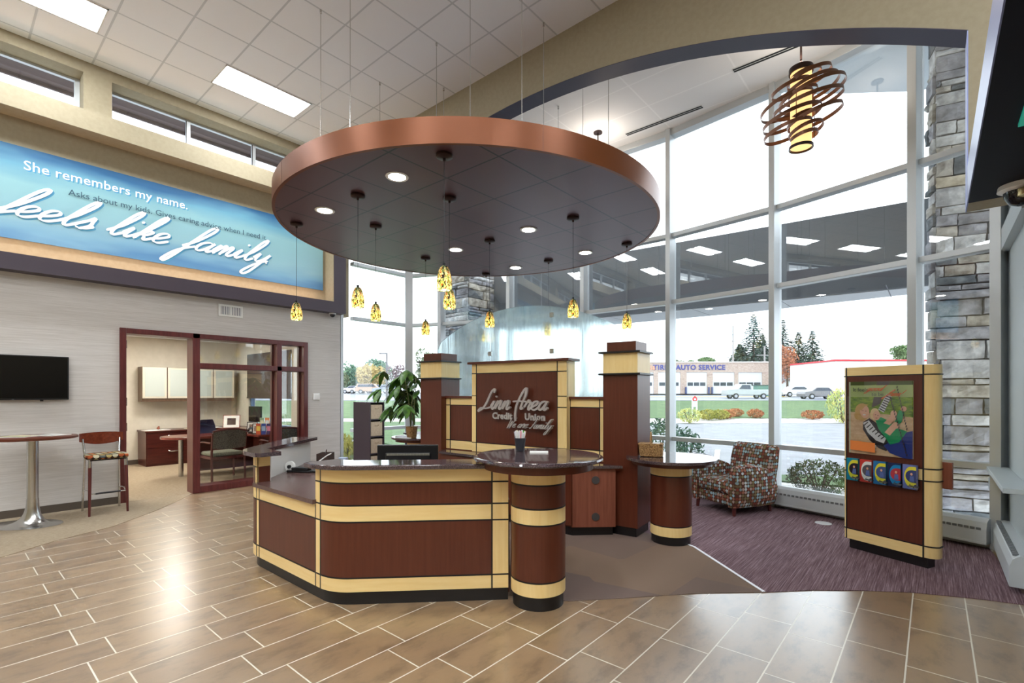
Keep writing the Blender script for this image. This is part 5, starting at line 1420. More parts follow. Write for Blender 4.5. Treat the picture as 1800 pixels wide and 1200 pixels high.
# peninsula desk
t = thing('office_desk', 'dark red L-shaped office desk with a rounded peninsula end', 'desk', (-10.4, 3.9, 0))
dk = [(-.40, -1.0)] + [(-.0 + .40 * cos(a), -.92 + .38 * sin(a)) for a in [pi + pi * i / 16 for i in range(17)]] + [(.40, .0), (.85, .02), (.85, .80), (-1.86, .80), (-1.86, .25), (-.4, .25)]
MB().prism(dk, .70, .74).build('top', mottled('polished_red_wood', rgb(110, 50, 42), rgb(128, 62, 52), (1, 10, 1), 3, .15), t, bevel=.004)
MB().box(-.06, .06, -.8, .5, .08, .70).build('modesty_panel', DKWOOD, t)
MB().cyl((-.02, -.98), .04, 0, .70, 20).build('leg', STEEL, t, smooth=True)
MB().box(.42, .83, .1, .78, 0, .70).build('pedestal', DKWOOD, t)
MB().box(-1.84, -.5, .4, .78, 0, .70).build('return_body', DKWOOD, t)
FAB = mottled('green_grey_fabric', rgb(66, 64, 60), rgb(108, 106, 94), (1, 1, 1), 60, .9, 3)
FAB2 = mottled('pale_green_grey_fabric', rgb(100, 102, 88), rgb(140, 140, 122), (1, 1, 1), 60, .9, 3)
def guest_chair(loc, rz, label):
    t = thing('guest_chair', label, 'chair', loc, rz, 'guest chairs in the office')
    # local: faces -x (towards the desk); viewer sees its back
    for s_ in (-1, 1):
        MB().tube([(.24, s_ * .27, 0), (.22, s_ * .27, .45), (.27, s_ * .27, .84)], .02, 8).build('rear_leg', MAHOG, t, smooth=True)
        MB().tube([(-.26, s_ * .29, 0), (-.25, s_ * .29, .62)], .019, 8).build('front_leg', MAHOG, t, smooth=True)
        MB().tube([(.24, s_ * .285, .67), (.0, s_ * .30, .675), (-.2, s_ * .30, .66), (-.265, s_ * .295, .62)], .02, 8, flat=.7).build('arm', MAHOG, t, smooth=True)
    MB().box(-.26, .24, -.27, .27, .385, .43).build('seat_rail', MAHOG, t, bevel=.005)
    MB().box(-.27, .22, -.26, .26, .43, .50).build('seat_cushion', FAB2, t, bevel=.03, seg=3)
    rg = []
    for i in range(13):
        y = -.27 + .54 * i / 12; q = y / .27; zt = .885 - .035 * q * q; zb = .56 + .02 * q * q; x = .25 - .03 * (1 - q * q) * -1
        rg.append([Vector((x - .02, y, zb)), Vector((x + .012, y, zb)), Vector((x + .035, y, zt)), Vector((x + .005, y, zt))])
    MB().loft(rg).build('backrest', FAB, t, smooth=True)
    fr = MB(); fr.tube([(.25 + .03, -.27 + .54 * i / 12, .90 - .035 * ((-.27 + .54 * i / 12) / .27) ** 2) for i in range(13)], .018, 8)
    fr.build('top_rail', MAHOG, t, smooth=True)
    return t
guest_chair((-9.56, 3.32, 0), 0.05, 'dark-backed wooden armchair in the office, fully seen through the partition glass')
guest_chair((-9.12, 4.15, 0), -.1, 'dark-backed wooden armchair in the office, half hidden behind the partition post')
t = thing('office_chair', 'black and blue curved-back task chair behind the office desk', 'chair', (-11.35, 3.75, 0), radians(10))
MB().box(-.25, .25, -.25, .25, .44, .50).build('seat', BLKPL, t, bevel=.03)
rg = []
for i in range(9):
    z = .55 + .42 * i / 8; w_ = .22 - .10 * (abs(i - 3) / 5) ** 2; x = -.23 - .06 * sin(pi * i / 8)
    rg.append([Vector((x, -w_, z)), Vector((x + .03, -w_ * .5, z)), Vector((x + .03, w_ * .5, z)), Vector((x, w_, z)), Vector((x - .03, w_ * .5, z)), Vector((x - .03, -w_ * .5, z))])
MB().loft(rg).build('backrest', mat('blue_black_mesh', rgb(34, 44, 84), .5), t, smooth=True)
MB().cyl((0, 0), .03, .08, .44, 12).build('column', BLKPL, t)
for k in range(5): MB().tube([(0, 0, .10), (.27 * cos(k * 1.257), .27 * sin(k * 1.257), .05), (.28 * cos(k * 1.257), .28 * sin(k * 1.257), 0)], .02, 8).build('foot', BLKPL, t)
def frame(loc, rz, w_, h_, label, m, pic):
    t = thing('photo_frame', label, 'photo frame', loc, rz)
    M = Matrix.Rotation(radians(-12), 4, 'Y')
    MB().box(-.012, .0, -w_ / 2, w_ / 2, 0, h_, M).build('frame', m, t)
    MB().box(.0, .001, -w_ / 2 + .015, w_ / 2 - .015, .015, h_ - .015, M).build('mount', PAPER, t)
    MB().box(.001, .002, -w_ / 4, w_ / 4, h_ * .25, h_ * .75, M).build('picture', pic, t)
PICM = mottled('small_photo', rgb(60, 44, 44), rgb(206, 170, 150), (1, 1, 1), 30, .4, 2)
frame((-10.5, 4.18, .74), radians(-35), .2, .2, 'black framed family photo on the office desk', BLKPL, PICM)
frame((-9.92, 4.02, .74), radians(-35), .13, .2, 'narrow dark framed portrait beside the brochures on the office desk', BLKPL, PICM)
frame((-11.9, 4.3, .74), radians(-30), .34, .3, 'red wood framed picture at the back of the office desk', CHERRY_L, mat('dark_pic', rgb(60, 40, 44), .4))
t = thing('desk_phone', 'black office desk phone beside the black framed photo', 'telephone', (-10.2, 4.15, .74), radians(40))
MB().box(-.12, .12, -.1, .1, 0, .03).box(-.1, .12, .0, .09, .03, .07).build('base', BLKPL, t, bevel=.008)
MB().tube([(-.11, -.1, .05), (-.115, -.05, .08), (-.115, .05, .09), (-.11, .1, .07)], .022, 10).build('handset', BLKPL, t, smooth=True)
MB().box(-.04, .08, .02, .06, .07, .074).build('screen', mat('phone_lcd', rgb(120, 150, 190), .3), t)
t = thing('office_monitor', 'square black monitor in front of the office window', 'monitor', (-11.0, 4.45, .74), radians(15))
MB().box(-.19, .19, -.02, .02, .17, .5).build('housing', BLKPL, t, bevel=.006)
MB().box(-.18, .18, -.022, -.02, .185, .485).build('screen', SCREEN, t)
MB().box(-.03, .03, -.01, .02, 0, .2).cyl((0, 0), .1, 0, .015, 20).build('stand', BLKPL, t)
t = thing('keyboard', 'black keyboard and papers in front of the office monitor', 'keyboard', (-10.75, 4.0, .74), radians(35))
MB().box(-.2, .2, -.07, .07, 0, .02).build('base', BLKPL, t, bevel=.004)
bcs = [('red and yellow', rgb(214, 90, 50), rgb(240, 210, 90)), ('blue', rgb(40, 70, 160), rgb(150, 180, 220)), ('pink and navy', rgb(60, 50, 110), rgb(220, 130, 170)), ('pale green', rgb(150, 180, 140), rgb(230, 225, 190)), ('orange and white', rgb(236, 140, 70), rgb(240, 240, 236)), ('sky blue', rgb(90, 150, 200), rgb(236, 214, 120)), ('brown', rgb(150, 110, 90), rgb(220, 190, 150))]
lad = [('front row', -9.80, 4.02, .0), ('front row', -9.71, 4.08, .0), ('front row', -9.62, 4.14, .0), ('back row', -9.97, 4.16, .10), ('back row', -9.88, 4.22, .10), ('back row', -9.79, 4.28, .10), ('back row', -9.70, 4.34, .10)]
rk2 = thing('leaflet_stand', 'tiered clear stand full of leaflets on the office desk', 'rack', (-9.80, 4.18, .74), radians(34))
MB().box(-.22, .22, -.10, -.098, 0, .05).box(-.22, .22, .03, .032, 0, .16).box(-.22, .22, .09, .092, 0, .2).build('tiers', ACRYL, rk2)
for k, ((rw_, x, y, dz), (nm, c, c2)) in enumerate(zip(lad, bcs)):
    b = thing('leaflet', '%s leaflet in the %s of the stand on the office desk' % (nm, rw_), 'leaflet', (x, y, .742 + dz), radians(34), 'leaflets on the office desk')
    MB().box(-.045, .045, -.004, .004, 0, .2).build('sheet', mat('leaflet_%d' % k, c, .4), b)
    MB().box(-.035, .035, -.0048, -.004, .06, .15).build('picture', mat('leaflet_pic_%d' % k, c2, .4), b)

# ------------------------------------------------------------------ outdoors
ST = STONES
def stone_pier(x0, x1, y0, y1, z1, label, seed, rz=0, origin=(0, 0)):
    random.seed(seed)
    R = Matrix.Translation((origin[0], origin[1], 0)) @ Matrix.Rotation(rz, 4, 'Z')
    t = thing('stone_pier', label, 'stone pier', (0, 0, 0))
    MB().box(x0 + .04, x1 - .04, y0 + .04, y1 - .04, -.1, z1, R).build('mortar_core', MORTAR, t)
    mb = MB()
    def face(L, place, off):
        z = -.1
        while z < z1 - .05:
            h = random.choice((.07, .10, .13, .15, .19, .22)); h = min(h, z1 - z)
            s = -random.uniform(0, .35)
            while s < L:
                l = random.uniform(.22, .75) if h > .09 else random.uniform(.3, .9)
                a, b = max(s, 0), min(s + l, L)
                if b - a > .04:
                    mb.m = random.choices(range(5), (4, 5, 3, 3, .5))[0]
                    d = random.uniform(.015, .055); g = .008
                    n = max(2, int((b - a) / .09)); rows = 3
                    grid = [[None] * (n + 1) for _ in range(rows + 1)]
                    vs = []; idx = {}
                    for i in range(rows + 1):
                        for j in range(n + 1):
                            u = a + g + (b - a - 2 * g) * j / n; v = z + g + (h - 2 * g) * i / rows
                            edge_ = i in (0, rows) or j in (0, n)
                            e = d + (-.016 if edge_ else random.uniform(-.012, .014))
                            idx[i, j] = len(vs); vs.append(R @ place(u + (random.uniform(-.006, .006)), v + random.uniform(-.005, .005), e))
                    fs = [(idx[i, j], idx[i, j + 1], idx[i + 1, j + 1], idx[i + 1, j]) for i in range(rows) for j in range(n)]
                    per = [idx[0, j] for j in range(n + 1)] + [idx[i, n] for i in range(1, rows + 1)] + [idx[rows, j] for j in range(n - 1, -1, -1)] + [idx[i, 0] for i in range(rows - 1, 0, -1)]
                    pv = [(0, j) for j in range(n + 1)] + [(i, n) for i in range(1, rows + 1)] + [(rows, j) for j in range(n - 1, -1, -1)] + [(i, 0) for i in range(rows - 1, 0, -1)]
                    base = len(vs)
                    for i, j in pv:
                        u = a + g + (b - a - 2 * g) * j / n; v = z + g + (h - 2 * g) * i / rows
                        vs.append(R @ place(u, v, -.045))
                    m_ = len(per)
                    fs += [(per[q], per[(q + 1) % m_], base + (q + 1) % m_, base + q) for q in range(m_)]
                    mb.add(vs, fs)
                s += l
            z += h
    face(x1 - x0, lambda u, v, e: Vector((x0 + u, y0 - e, v)), 0)
    face(y1 - y0, lambda u, v, e: Vector((x1 + e, y0 + u, v)), 0)
    face(y1 - y0, lambda u, v, e: Vector((x0 - e, y0 + u, v)), 0)
    mb.build('stone_blocks', ST, t)
    return t
stone_pier(0, 2.2, 0, .25, 5.9, 'grey stacked-stone pier filling the right-hand window', 11, radians(14), (.02, 7.58))
stone_pier(-8.86, -7.9, 7.75, 8.75, 6.2, 'grey stacked-stone pier seen through the left window above the frosted glass', 5)
t = thing('outdoor_socket', 'clear covered electrical socket on the right stone pier', 'socket', (.52, 7.62, .52), radians(14))
MB().box(-.06, .06, -.06, -.0, -.07, .08).build('cover', mat('socket_cover', rgb(170, 180, 188), .15), t, bevel=.02)
MB().box(-.03, .03, -.066, -.06, -.03, .04).build('socket_face', mat('socket_face', rgb(120, 130, 150), .3), t, bevel=.005)
# canopy outside
t = thing('entrance_canopy', 'dark grey flat canopy outside spanning between the stone piers', 'canopy', (-3.9, 9.3, 3.05))
mb = MB()
cp = [(-3.95, -.75), (-1.0, -.62), (1.2, -.42), (3.75, -.22), (4.3, -.18)]
for a, b in zip(cp, cp[1:]): mb.prism([a, b, (b[0], b[1] + .1), (a[0], a[1] + .1)], 0, 1.22)
mb.build('fascia', mat('canopy_grey', rgb(100, 106, 114), .45), t)
MB().prism([(-3.95, -.65), (-1, -.52), (1.2, -.32), (3.75, -.12), (4.3, -.08), (4.3, .35), (3.6, .40), (1.2, .62), (-3.95, .30)], .0, 1.1).build('body', mat('canopy_grey', rgb(100, 106, 114), .45), t)
MB().prism([(-3.95, -.70), (-1, -.57), (1.2, -.37), (3.75, -.17), (4.3, -.13), (4.3, .37), (3.6, .42), (1.2, .64), (-3.95, .32)], -.012, -.0).build('soffit', mat('canopy_soffit', rgb(206, 208, 214), .5), t)
sl = MB()
for x in (-3.0, -1.0, .6, 2.0, 3.4): sl.box(x - .006, x + .006, -.66, .5, -.0135, -.012)
sl.build('soffit_joint', mat('joint_grey', rgb(110, 112, 120), .6), t)
jt = MB()
for x, y in ((-2.6, -.69), (-.6, -.605), (1.95, -.37)): jt.box(x - .012, x + .012, y - .006, y, 0, 1.22)
jt.build('fascia_joint', mat('joint_light', rgb(130, 134, 140), .5), t)
tag(MB().prism([(-1.8, 7.55), (-1.29, 8.08), (-.27, 8.86), (.8, 9.4), (3, 9.4), (3, 6.9), (.55, 6.9), (-.13, 7.12)], 5.75, 6.1).build('roof_overhang', mat('overhang_white', rgb(200, 208, 214), .5), kind='structure'), 'pale roof overhang outside the top of the right windows', 'roof')

def SF(depth, right, z=0.0):
    """street frame: the road outside runs square to this heading"""
    return Vector((-depth * sin(HEAD) + right * cos(HEAD), depth * cos(HEAD) + right * sin(HEAD), z))
def at(px, depth): return (px - 900) / 867 * depth
def gz(d):
    if d < 28: return -.12
    if d < 60: return -.12 + .87 * (d - 28) / 32
    if d < 80: return .75 + .6 * (d - 60) / 20
    return 1.35
def strip(name, d0, d1, m, label, cat, r0=-90, r1=110, dz=0, wob=0, n=8):
    mb = MB(); rs = 40
    vs = []; fs = []
    for i in range(n + 1):
        for j in range(rs + 1):
            r = r0 + (r1 - r0) * j / rs; k = (wob * sin(r * .35) + wob * .5 * sin(r * .9 + 1)) if i in (0, n) else 0
            d = d0 + (d1 - d0) * i / n + k
            vs.append(SF(d, r, gz(d) + dz))
    for i in range(n):
        for j in range(rs): a = i * (rs + 1) + j; fs.append((a, a + 1, a + rs + 2, a + rs + 1))
    mb.add(vs, fs); o = mb.build(name, m, kind='structure'); tag(o, label, cat); return o
CONC = mottled('concrete', rgb(124, 126, 130), rgb(138, 140, 144), (1, 1, 1), 1.5, .9, 6, obj=False)
GRS = mottled('lawn_grass', rgb(62, 88, 48), rgb(84, 108, 64), (1, 1, 1), 1.2, .95, 6, obj=False)
GRAVEL = mottled('white_gravel', rgb(150, 146, 140), rgb(206, 202, 196), (1, 1, 1), 6, .95, 4, obj=False)
strip('parking_lot', 5.5, 27.2, CONC, 'pale concrete parking lot outside the windows', 'parking lot')
strip('gravel_bed', 26.6, 31, GRAVEL, 'white gravel bed between the parking lot and the lawn', 'gravel bed', dz=.01)
strip('lawn', 30.2, 56, GRS, 'green lawn strip beyond the gravel', 'lawn', dz=.03)
strip('road', 55, 64, mottled('asphalt_pale', rgb(132, 136, 146), rgb(150, 154, 164), (1, 1, 1), .6, .9, 3, obj=False), 'grey road beyond the lawn', 'road', dz=.06, r0=-60)
strip('yellow_kerb', 64, 65.5, mat('yellow_kerb', rgb(214, 186, 110), .8), 'yellow painted kerb at the far side of the road', 'kerb', r0=6, r1=36, dz=.12, n=2)
strip('far_pavement', 63.5, 300, CONC, 'pale pavement and lots beyond the road', 'pavement', r0=-260, r1=300, dz=.05)
# lawn to the left and a planting bed near the building
tag(MB().prism([tuple(SF(d, r))[:2] for d, r in ((24, -14), (17, -5.2), (14.5, -3.2), (14.2, -2.2), (19, -2.0), (27, -4), (27, -30))], -.12, -.05).build('lawn', GRS, kind='structure'), 'curving piece of lawn outside the left corner windows', 'lawn')
tag(MB().prism([tuple(SF(d, r))[:2] for d, r in ((7.4, 2.8), (9.0, 2.6), (8.9, 4.6), (8.2, 5.6), (6.6, 6.2), (6.3, 5.2))], -.12, -.06).build('gravel_bed', GRAVEL, kind='structure'), 'gravel planting bed right outside the window by the armchair', 'gravel bed')
tag(MB().prism([tuple(SF(d, r))[:2] for d, r in ((9.3, 4.2), (9.6, 5.6), (8.5, 6.4), (8.3, 5.7))], -.12, -.05).build('lawn', GRS, kind='structure'), 'small patch of lawn just beyond the shrub outside the right windows', 'lawn')
ln_ = MB()
for r in (1.5, 4.6, 8.2, 12): ln_.add([SF(9.9, r - .6, -.11), SF(9.9, r - .48, -.11), SF(14.2, r + 1.4, -.11), SF(14.2, r + 1.25, -.11)], [(0, 1, 2, 3)])
tag(ln_.build('parking_lines', mat('line_paint', rgb(226, 226, 226), .8), kind='structure'), 'white painted parking bay lines outside', 'road marking')

def foliage(mb, c, r, n, s, sc=(1, 1, 1), seed=None, up=0):
    for _ in range(n):
        u = random.uniform(-1, 1); a = random.uniform(0, 2 * pi); q = r * random.uniform(.45, 1) ** .5; h = sqrt(1 - u * u)
        p = Vector((c[0] + sc[0] * q * h * cos(a), c[1] + sc[1] * q * h * sin(a), c[2] + sc[2] * q * u))
        d1 = Vector((random.gauss(0, 1), random.gauss(0, 1), random.gauss(0, 1) + up)).normalized(); d2 = d1.cross(Vector((random.gauss(0, 1), random.gauss(0, 1), random.gauss(0, 1)))).normalized()
        k = s * random.uniform(.6, 1.3)
        mb.add([p - d1 * k, p - d2 * k * .35, p + d1 * k, p + d2 * k * .35], [(0, 1, 2, 3)])
FM = {n: mottled('foliage_' + n, a, b, (1, 1, 1), 1.5, .9, 3, obj=False) for n, a, b in (
    ('spruce', rgb(50, 72, 60), rgb(86, 108, 92)), ('green', rgb(84, 112, 70), rgb(126, 148, 100)), ('dull', rgb(96, 112, 86), rgb(140, 146, 118)), ('gold', rgb(168, 146, 84), rgb(198, 176, 120)),
    ('orange', rgb(150, 92, 62), rgb(180, 124, 92)), ('rust', rgb(150, 90, 60), rgb(186, 128, 84)), ('purple', rgb(104, 78, 88), rgb(140, 120, 122)), ('olive', rgb(128, 130, 50), rgb(166, 158, 76)), ('maroon', rgb(72, 60, 62), rgb(96, 116, 66)), ('bluegreen', rgb(76, 112, 96), rgb(120, 150, 120)), ('flower', rgb(206, 200, 120), rgb(150, 170, 110)))}
BARK = mat('bark', rgb(96, 82, 70), .9)
def tree(px, d, top, base, w_, kind, label, name='tree', n=2200, leaf=.32):
    """px, top, base, w_: bearing and size as measured on site; d: distance"""
    r = at(px, d); z0 = gz(d); zt = CAM_H + (690 - top) * d / 867; zb = CAM_H + (690 - base) * d / 867; W = w_ * d / 867 / 2
    p = SF(d, r); t = thing(name, label, 'tree', (p.x, p.y, z0))
    H_ = zt - z0; hb = max(0, zb - z0)
    MB().tube([(0, 0, -.1), (0, 0, H_ * .6)], .2, 8, rad=[W * .08 + .05, .06]).build('trunk', BARK, t)
    mb = MB()
    k = 9
    for _ in range(k):
        a = random.uniform(0, 2 * pi); q = random.uniform(0, .55)
        c = (W * q * cos(a), W * q * sin(a), hb + (H_ - hb) * random.uniform(.3, .72))
        foliage(mb, c, W * .6, n // k, leaf, (1, 1, min(1.3, (H_ - hb) / W / 2 * .9)))
    mb.build('crown', FM[kind], t); return t
def conifer(px, d, top, base, w_, label):
    r = at(px, d); z0 = gz(d); zt = CAM_H + (690 - top) * d / 867; W = w_ * d / 867 / 2; zb = CAM_H + (690 - base) * d / 867 - z0
    p = SF(d, r); t = thing('spruce_tree', label, 'tree', (p.x, p.y, z0)); H_ = zt - z0
    MB().tube([(0, 0, -.1), (0, 0, H_)], .2, 8, rad=[.35, .03]).build('trunk', BARK, t)
    mb = MB(); lv = 26
    for i in range(lv):
        u = i / (lv - 1); z = zb + (H_ - zb) * u; R_ = W * (1 - u) ** .85 * random.uniform(.8, 1.1) + .15
        nb = max(5, int(11 * (1 - u)) + 3)
        for j in range(nb):
            a = 2 * pi * j / nb + random.uniform(-.3, .3); L = R_ * random.uniform(.65, 1.08)
            for q in range(int(5 + L * 5)):
                s_ = random.uniform(.1, 1); c = Vector((cos(a) * L * s_, sin(a) * L * s_, z - .28 * L * s_ * s_ + .12 * L * s_))
                d1 = Vector((cos(a + random.uniform(-.9, .9)), sin(a + random.uniform(-.9, .9)), random.uniform(-.6, .1))) * random.uniform(.25, .6)
                sd = Vector((-sin(a), cos(a), random.uniform(-.5, .5))) * .2
                mb.add([c - d1 * .3, c + sd, c + d1, c - sd], [(0, 1, 2, 3)])
    mb.build('branches', FM['spruce'], t); return t
random.seed(21)
conifer(1325, 105, 553, 640, 84, 'tallest dark spruce behind the auto shop, with twin leaders')
conifer(1300, 108, 605, 640, 50, 'shorter dark spruce at the left edge of the spruce group')
conifer(1340, 110, 586, 640, 60, 'dark spruce just right of the tallest one')
conifer(1376, 108, 563, 640, 62, 'tall dark spruce partly hidden by the window post')
conifer(1404, 106, 584, 645, 56, 'dark spruce behind the orange tree')
conifer(1428, 104, 582, 650, 56, 'separate dark spruce at the right end of the group')
tree(1384, 74, 596, 684, 44, 'orange', 'slender orange autumn tree in front of the grey-roofed house', n=1500, leaf=.22)
tree(1241, 120, 627, 645, 40, 'green', 'rounded green treetop showing over the auto shop roof', leaf=.4, n=1200)
tree(1215, 120, 632, 645, 18, 'green', 'small dark treetop left of the rounded one over the auto shop', leaf=.35, n=500)
tree(1192, 118, 630, 645, 20, 'dull', 'small treetop over the auto shop beside the window post', leaf=.35, n=500)
tree(1584, 90, 606, 640, 40, 'green', 'green tree over the red-trimmed building at the right', leaf=.35, n=1200)
tree(668, 118, 624, 690, 60, 'bluegreen', 'largest blue-green tree seen through the left window', leaf=.4, n=2600)
tree(615, 112, 634, 690, 44, 'bluegreen', 'dark green tree at the left edge of the left window', leaf=.4, n=1600)
tree(648, 104, 634, 692, 62, 'gold', 'golden autumn tree in the middle of the left window', leaf=.34, n=2600)
tree(592, 104, 640, 690, 50, 'dull', 'greyish tree mostly hidden behind the wall end', leaf=.34, n=1000)
tree(700, 108, 636, 690, 44, 'purple', 'bare purplish tree beside the corner post', leaf=.3, n=900)
tree(640, 126, 640, 690, 44, 'green', 'green tree between the golden and the blue-green trees', leaf=.34, n=1200)
tree(752, 60, 604, 680, 44, 'dull', 'sparse pale tree seen through the narrow corner window', leaf=.24, n=1500)

def shrub(px, py, d, h, w_, kind, label, n=420, leaf=.05, up=0):
    r = at(px, d); p = SF(d, r); t = thing('shrub', label, 'shrub', (p.x, p.y, gz(d) + (.0 if d < 12 else .03)))
    mb = MB(); foliage(mb, (0, 0, h * .5), w_ / 2, n, leaf, (1, 1, h / w_), up=up); mb.build('leaves', FM[kind], t)
    b = MB()
    for k in range(6):
        a = k * 1.05; b.tube([(0, 0, -.05), (cos(a) * w_ * .25, sin(a) * w_ * .25, h * .75)], .008 + h * .006, 5)
    b.build('stems', BARK, t); return t
shrub(1246, 735, 29, .62, 1.25, 'olive', 'low olive shrub in the gravel bed, nearest the white signpost', 900, .07)
shrub(1266, 733, 29.4, .58, 1.1, 'olive', 'low olive and rust shrub second from the white signpost', 800, .07)
shrub(1278, 731, 30, .55, 1.0, 'rust', 'low rust-tipped shrub third from the white signpost', 700, .07)
shrub(1293, 727, 31.5, .52, 1.0, 'rust', 'low rust shrub behind the gravel, fourth from the white signpost', 700, .07)
shrub(1328, 730, 30.5, .55, 1.0, 'rust', 'lone rounded rust shrub left of the middle window post', 700, .07)
shrub(1428, 734, 29.5, .55, 1.25, 'rust', 'lone low rust shrub left of the kiosk', 800, .07)
shrub(1482, 728, 26.8, 1.9, 1.7, 'flower', 'tall pale golden grass clump half hidden by the kiosk', 900, .1, 2)
shrub(1440, 850, 7.9, .58, .95, 'maroon', 'dark maroon and green shrub just outside the window by the kiosk', 1500, .035)
shrub(1163, 770, 9.6, 1.15, 1.0, 'bluegreen', 'tall leafy shrub outside behind the right brown pillar', 1500, .05)
shrub(1205, 765, 9.9, .95, .7, 'bluegreen', 'leafy shrub right of the window post, touching the tall one', 900, .05)
shrub(1212, 728, 26.5, .8, 1.3, 'flower', 'pale flowering shrub left of the white signpost', 700, .07)
shrub(604, 800, 10.8, .75, .5, 'flower', 'spiky yellow-flowered plant at the foot of the left window', 500, .07, 3)
shrub(575, 800, 10.8, .6, .7, 'green', 'low green shrub outside by the end of the grey wall', 500, .05)
# signpost
p = SF(27.6, at(1221, 27.6)); t = thing('signpost', 'small white two-legged sign with a red emblem beside the gravel bed', 'sign', (p.x, p.y, -.12), HEAD)
MB().box(-.15, -.09, -.03, .03, 0, 1.35).box(.09, .15, -.03, .03, 0, 1.35).build('leg', WHITEP, t)
MB().box(-.09, .09, -.02, .02, .85, 1.3).build('board', mat('board_grey', rgb(196, 202, 210), .5), t)
MB().prism([(-.11, 1.20), (.11, 1.20), (.14, 1.33), (0, 1.48), (-.14, 1.33)], 0, .03, Matrix.Rotation(pi / 2, 4, 'X') @ Matrix.Translation((0, 0, .02))).build('emblem', mat('emblem_red', rgb(196, 50, 54), .5), t)
MB().prism([(-.06, 1.24), (.06, 1.24), (.05, 1.36), (0, 1.30), (-.05, 1.36)], 0, .01, Matrix.Rotation(pi / 2, 4, 'X') @ Matrix.Translation((0, 0, .051))).build('emblem_mark', WHITEP, t)

# auto service shop
BRICK = mottled('tan_brick', rgb(164, 144, 132), rgb(190, 172, 160), (1, 1, 3), 3, .9, 5, obj=False)
D = 80.0
def FR(d, r, z): v = SF(d, r); return Matrix.Translation((v.x, v.y, z)) @ Matrix.Rotation(HEAD, 4, 'Z')
t = thing('auto_shop', 'long low tan brick auto service shop with white garage doors', 'building', tuple(SF(D, 30, 1.35)), HEAD)
x0, x1 = at(1080, D) - 30, at(1356, D) - 30
hB = 5.07
MB().box(x0, x1, .3, 14, 0, hB - .1).build('rear_body', BRICK, t)
doors = [(1098, 1128), (1140, 1149), (1157, 1196), (1207, 1243), (1253, 1291), (1298, 1340)]
wl_ = MB(); e = x0; zd = 3.5
for a, b in doors:
    a_, b_ = at(a, D) - 30, at(b, D) - 30
    wl_.box(e, a_, 0, .35, 0, zd); e = b_
wl_.box(e, x1, 0, .35, 0, zd).box(x0, x1, 0, .35, zd, hB)
wl_.build('wall', BRICK, t)
MB().box(x0 - .1, x1 + .1, -.12, .4, hB, hB + .14).build('roof_edge', WHITEP, t)
for a, b in doors:
    a_, b_ = at(a, D) - 30, at(b, D) - 30
    dd = MB().box(a_, b_, .12, .2, 0, zd).build('garage_door', mat('door_white', rgb(206, 208, 212), .5), t)
    nn = 3 if b_ - a_ > 2 else 1
    g = MB()
    for k in range(nn):
        w_ = (b_ - a_ - .3) / nn; g.box(a_ + .2 + k * w_, a_ + .05 + (k + 1) * w_, .10, .12, 1.3, 1.85)
    g.build('door_window', mat('dark_window', rgb(50, 60, 70), .2), dd)
cr_ = MB()
for a in (1205, 1245, 1251, 1293): cr_.box(at(a, D) - 30 - .12, at(a, D) - 30 + .12, -.3, -.1, 0, 1.1)
cr_.build('bollard', mat('bollard_blue', rgb(70, 80, 120), .6), t)
SGN = mat('sign_blue', rgb(66, 70, 140), .6)
ML = lambda px: Matrix.Translation((at(px, D) - 30, -.06, 3.92)) @ Matrix.Rotation(pi / 2, 4, 'X')
text_mb('TIRE C', 1.12, .06, ML(1148), 1.12, .03).build('wall_lettering', SGN, t)
text_mb('AUTO SERVICE', 1.12, .06, ML(1188), 1.08, .03).build('wall_lettering', SGN, t)
text_mb('16', .9, .06, ML(1142), 1, .03).build('wall_lettering', mat('sign_orange', rgb(214, 150, 120), .6), t)
# grey-roofed house
D2 = 95.0
t = thing('grey_roof_house', 'low white house with a grey hipped roof and gabled entrance', 'building', tuple(SF(D2, at(1430, D2), 1.35)), HEAD)
MB().box(-5.5, 5.5, 0, 8, 0, 2.7).build('wall', mat('house_white', rgb(206, 208, 206), .7), t)
rf = MB(); rf.loft([[Vector((-6, -.6, 2.6)), Vector((6, -.6, 2.6)), Vector((6, 8.6, 2.6)), Vector((-6, 8.6, 2.6))], [Vector((-5, 3.4, 5.2)), Vector((2.2, 3.4, 5.2)), Vector((2.2, 4.6, 5.2)), Vector((-5, 4.6, 5.2))]]).build('roof', mat('roof_grey', rgb(110, 108, 112), .8), t)
gb = MB(); gb.add([(-1.9, -1.4, 2.2), (1.1, -1.4, 2.2), (-.4, -1.4, 4.1), (-1.9, 2, 2.2), (1.1, 2, 2.2), (-.4, 2, 4.1)], [(0, 1, 2), (3, 5, 4), (0, 2, 5, 3), (1, 4, 5, 2), (0, 3, 4, 1)])
gb.build('gable', mat('roof_grey', rgb(110, 108, 112), .8), t)
gf = MB(); gf.add([(-1.5, -1.43, 2.3), (.7, -1.43, 2.3), (-.4, -1.43, 3.7)], [(0, 1, 2)]); gf.build('gable_board', WHITEP, t)
MB().box(-1.5, -1.2, -1.3, -1, 0, 2.2).box(.5, .8, -1.3, -1, 0, 2.2).build('porch_post', WHITEP, t)
MB().box(2, 3.2, -.03, 0, .8, 2).box(-4.2, -2.6, -.03, 0, .8, 2).build('window', mat('dark_window', rgb(50, 60, 70), .2), t)
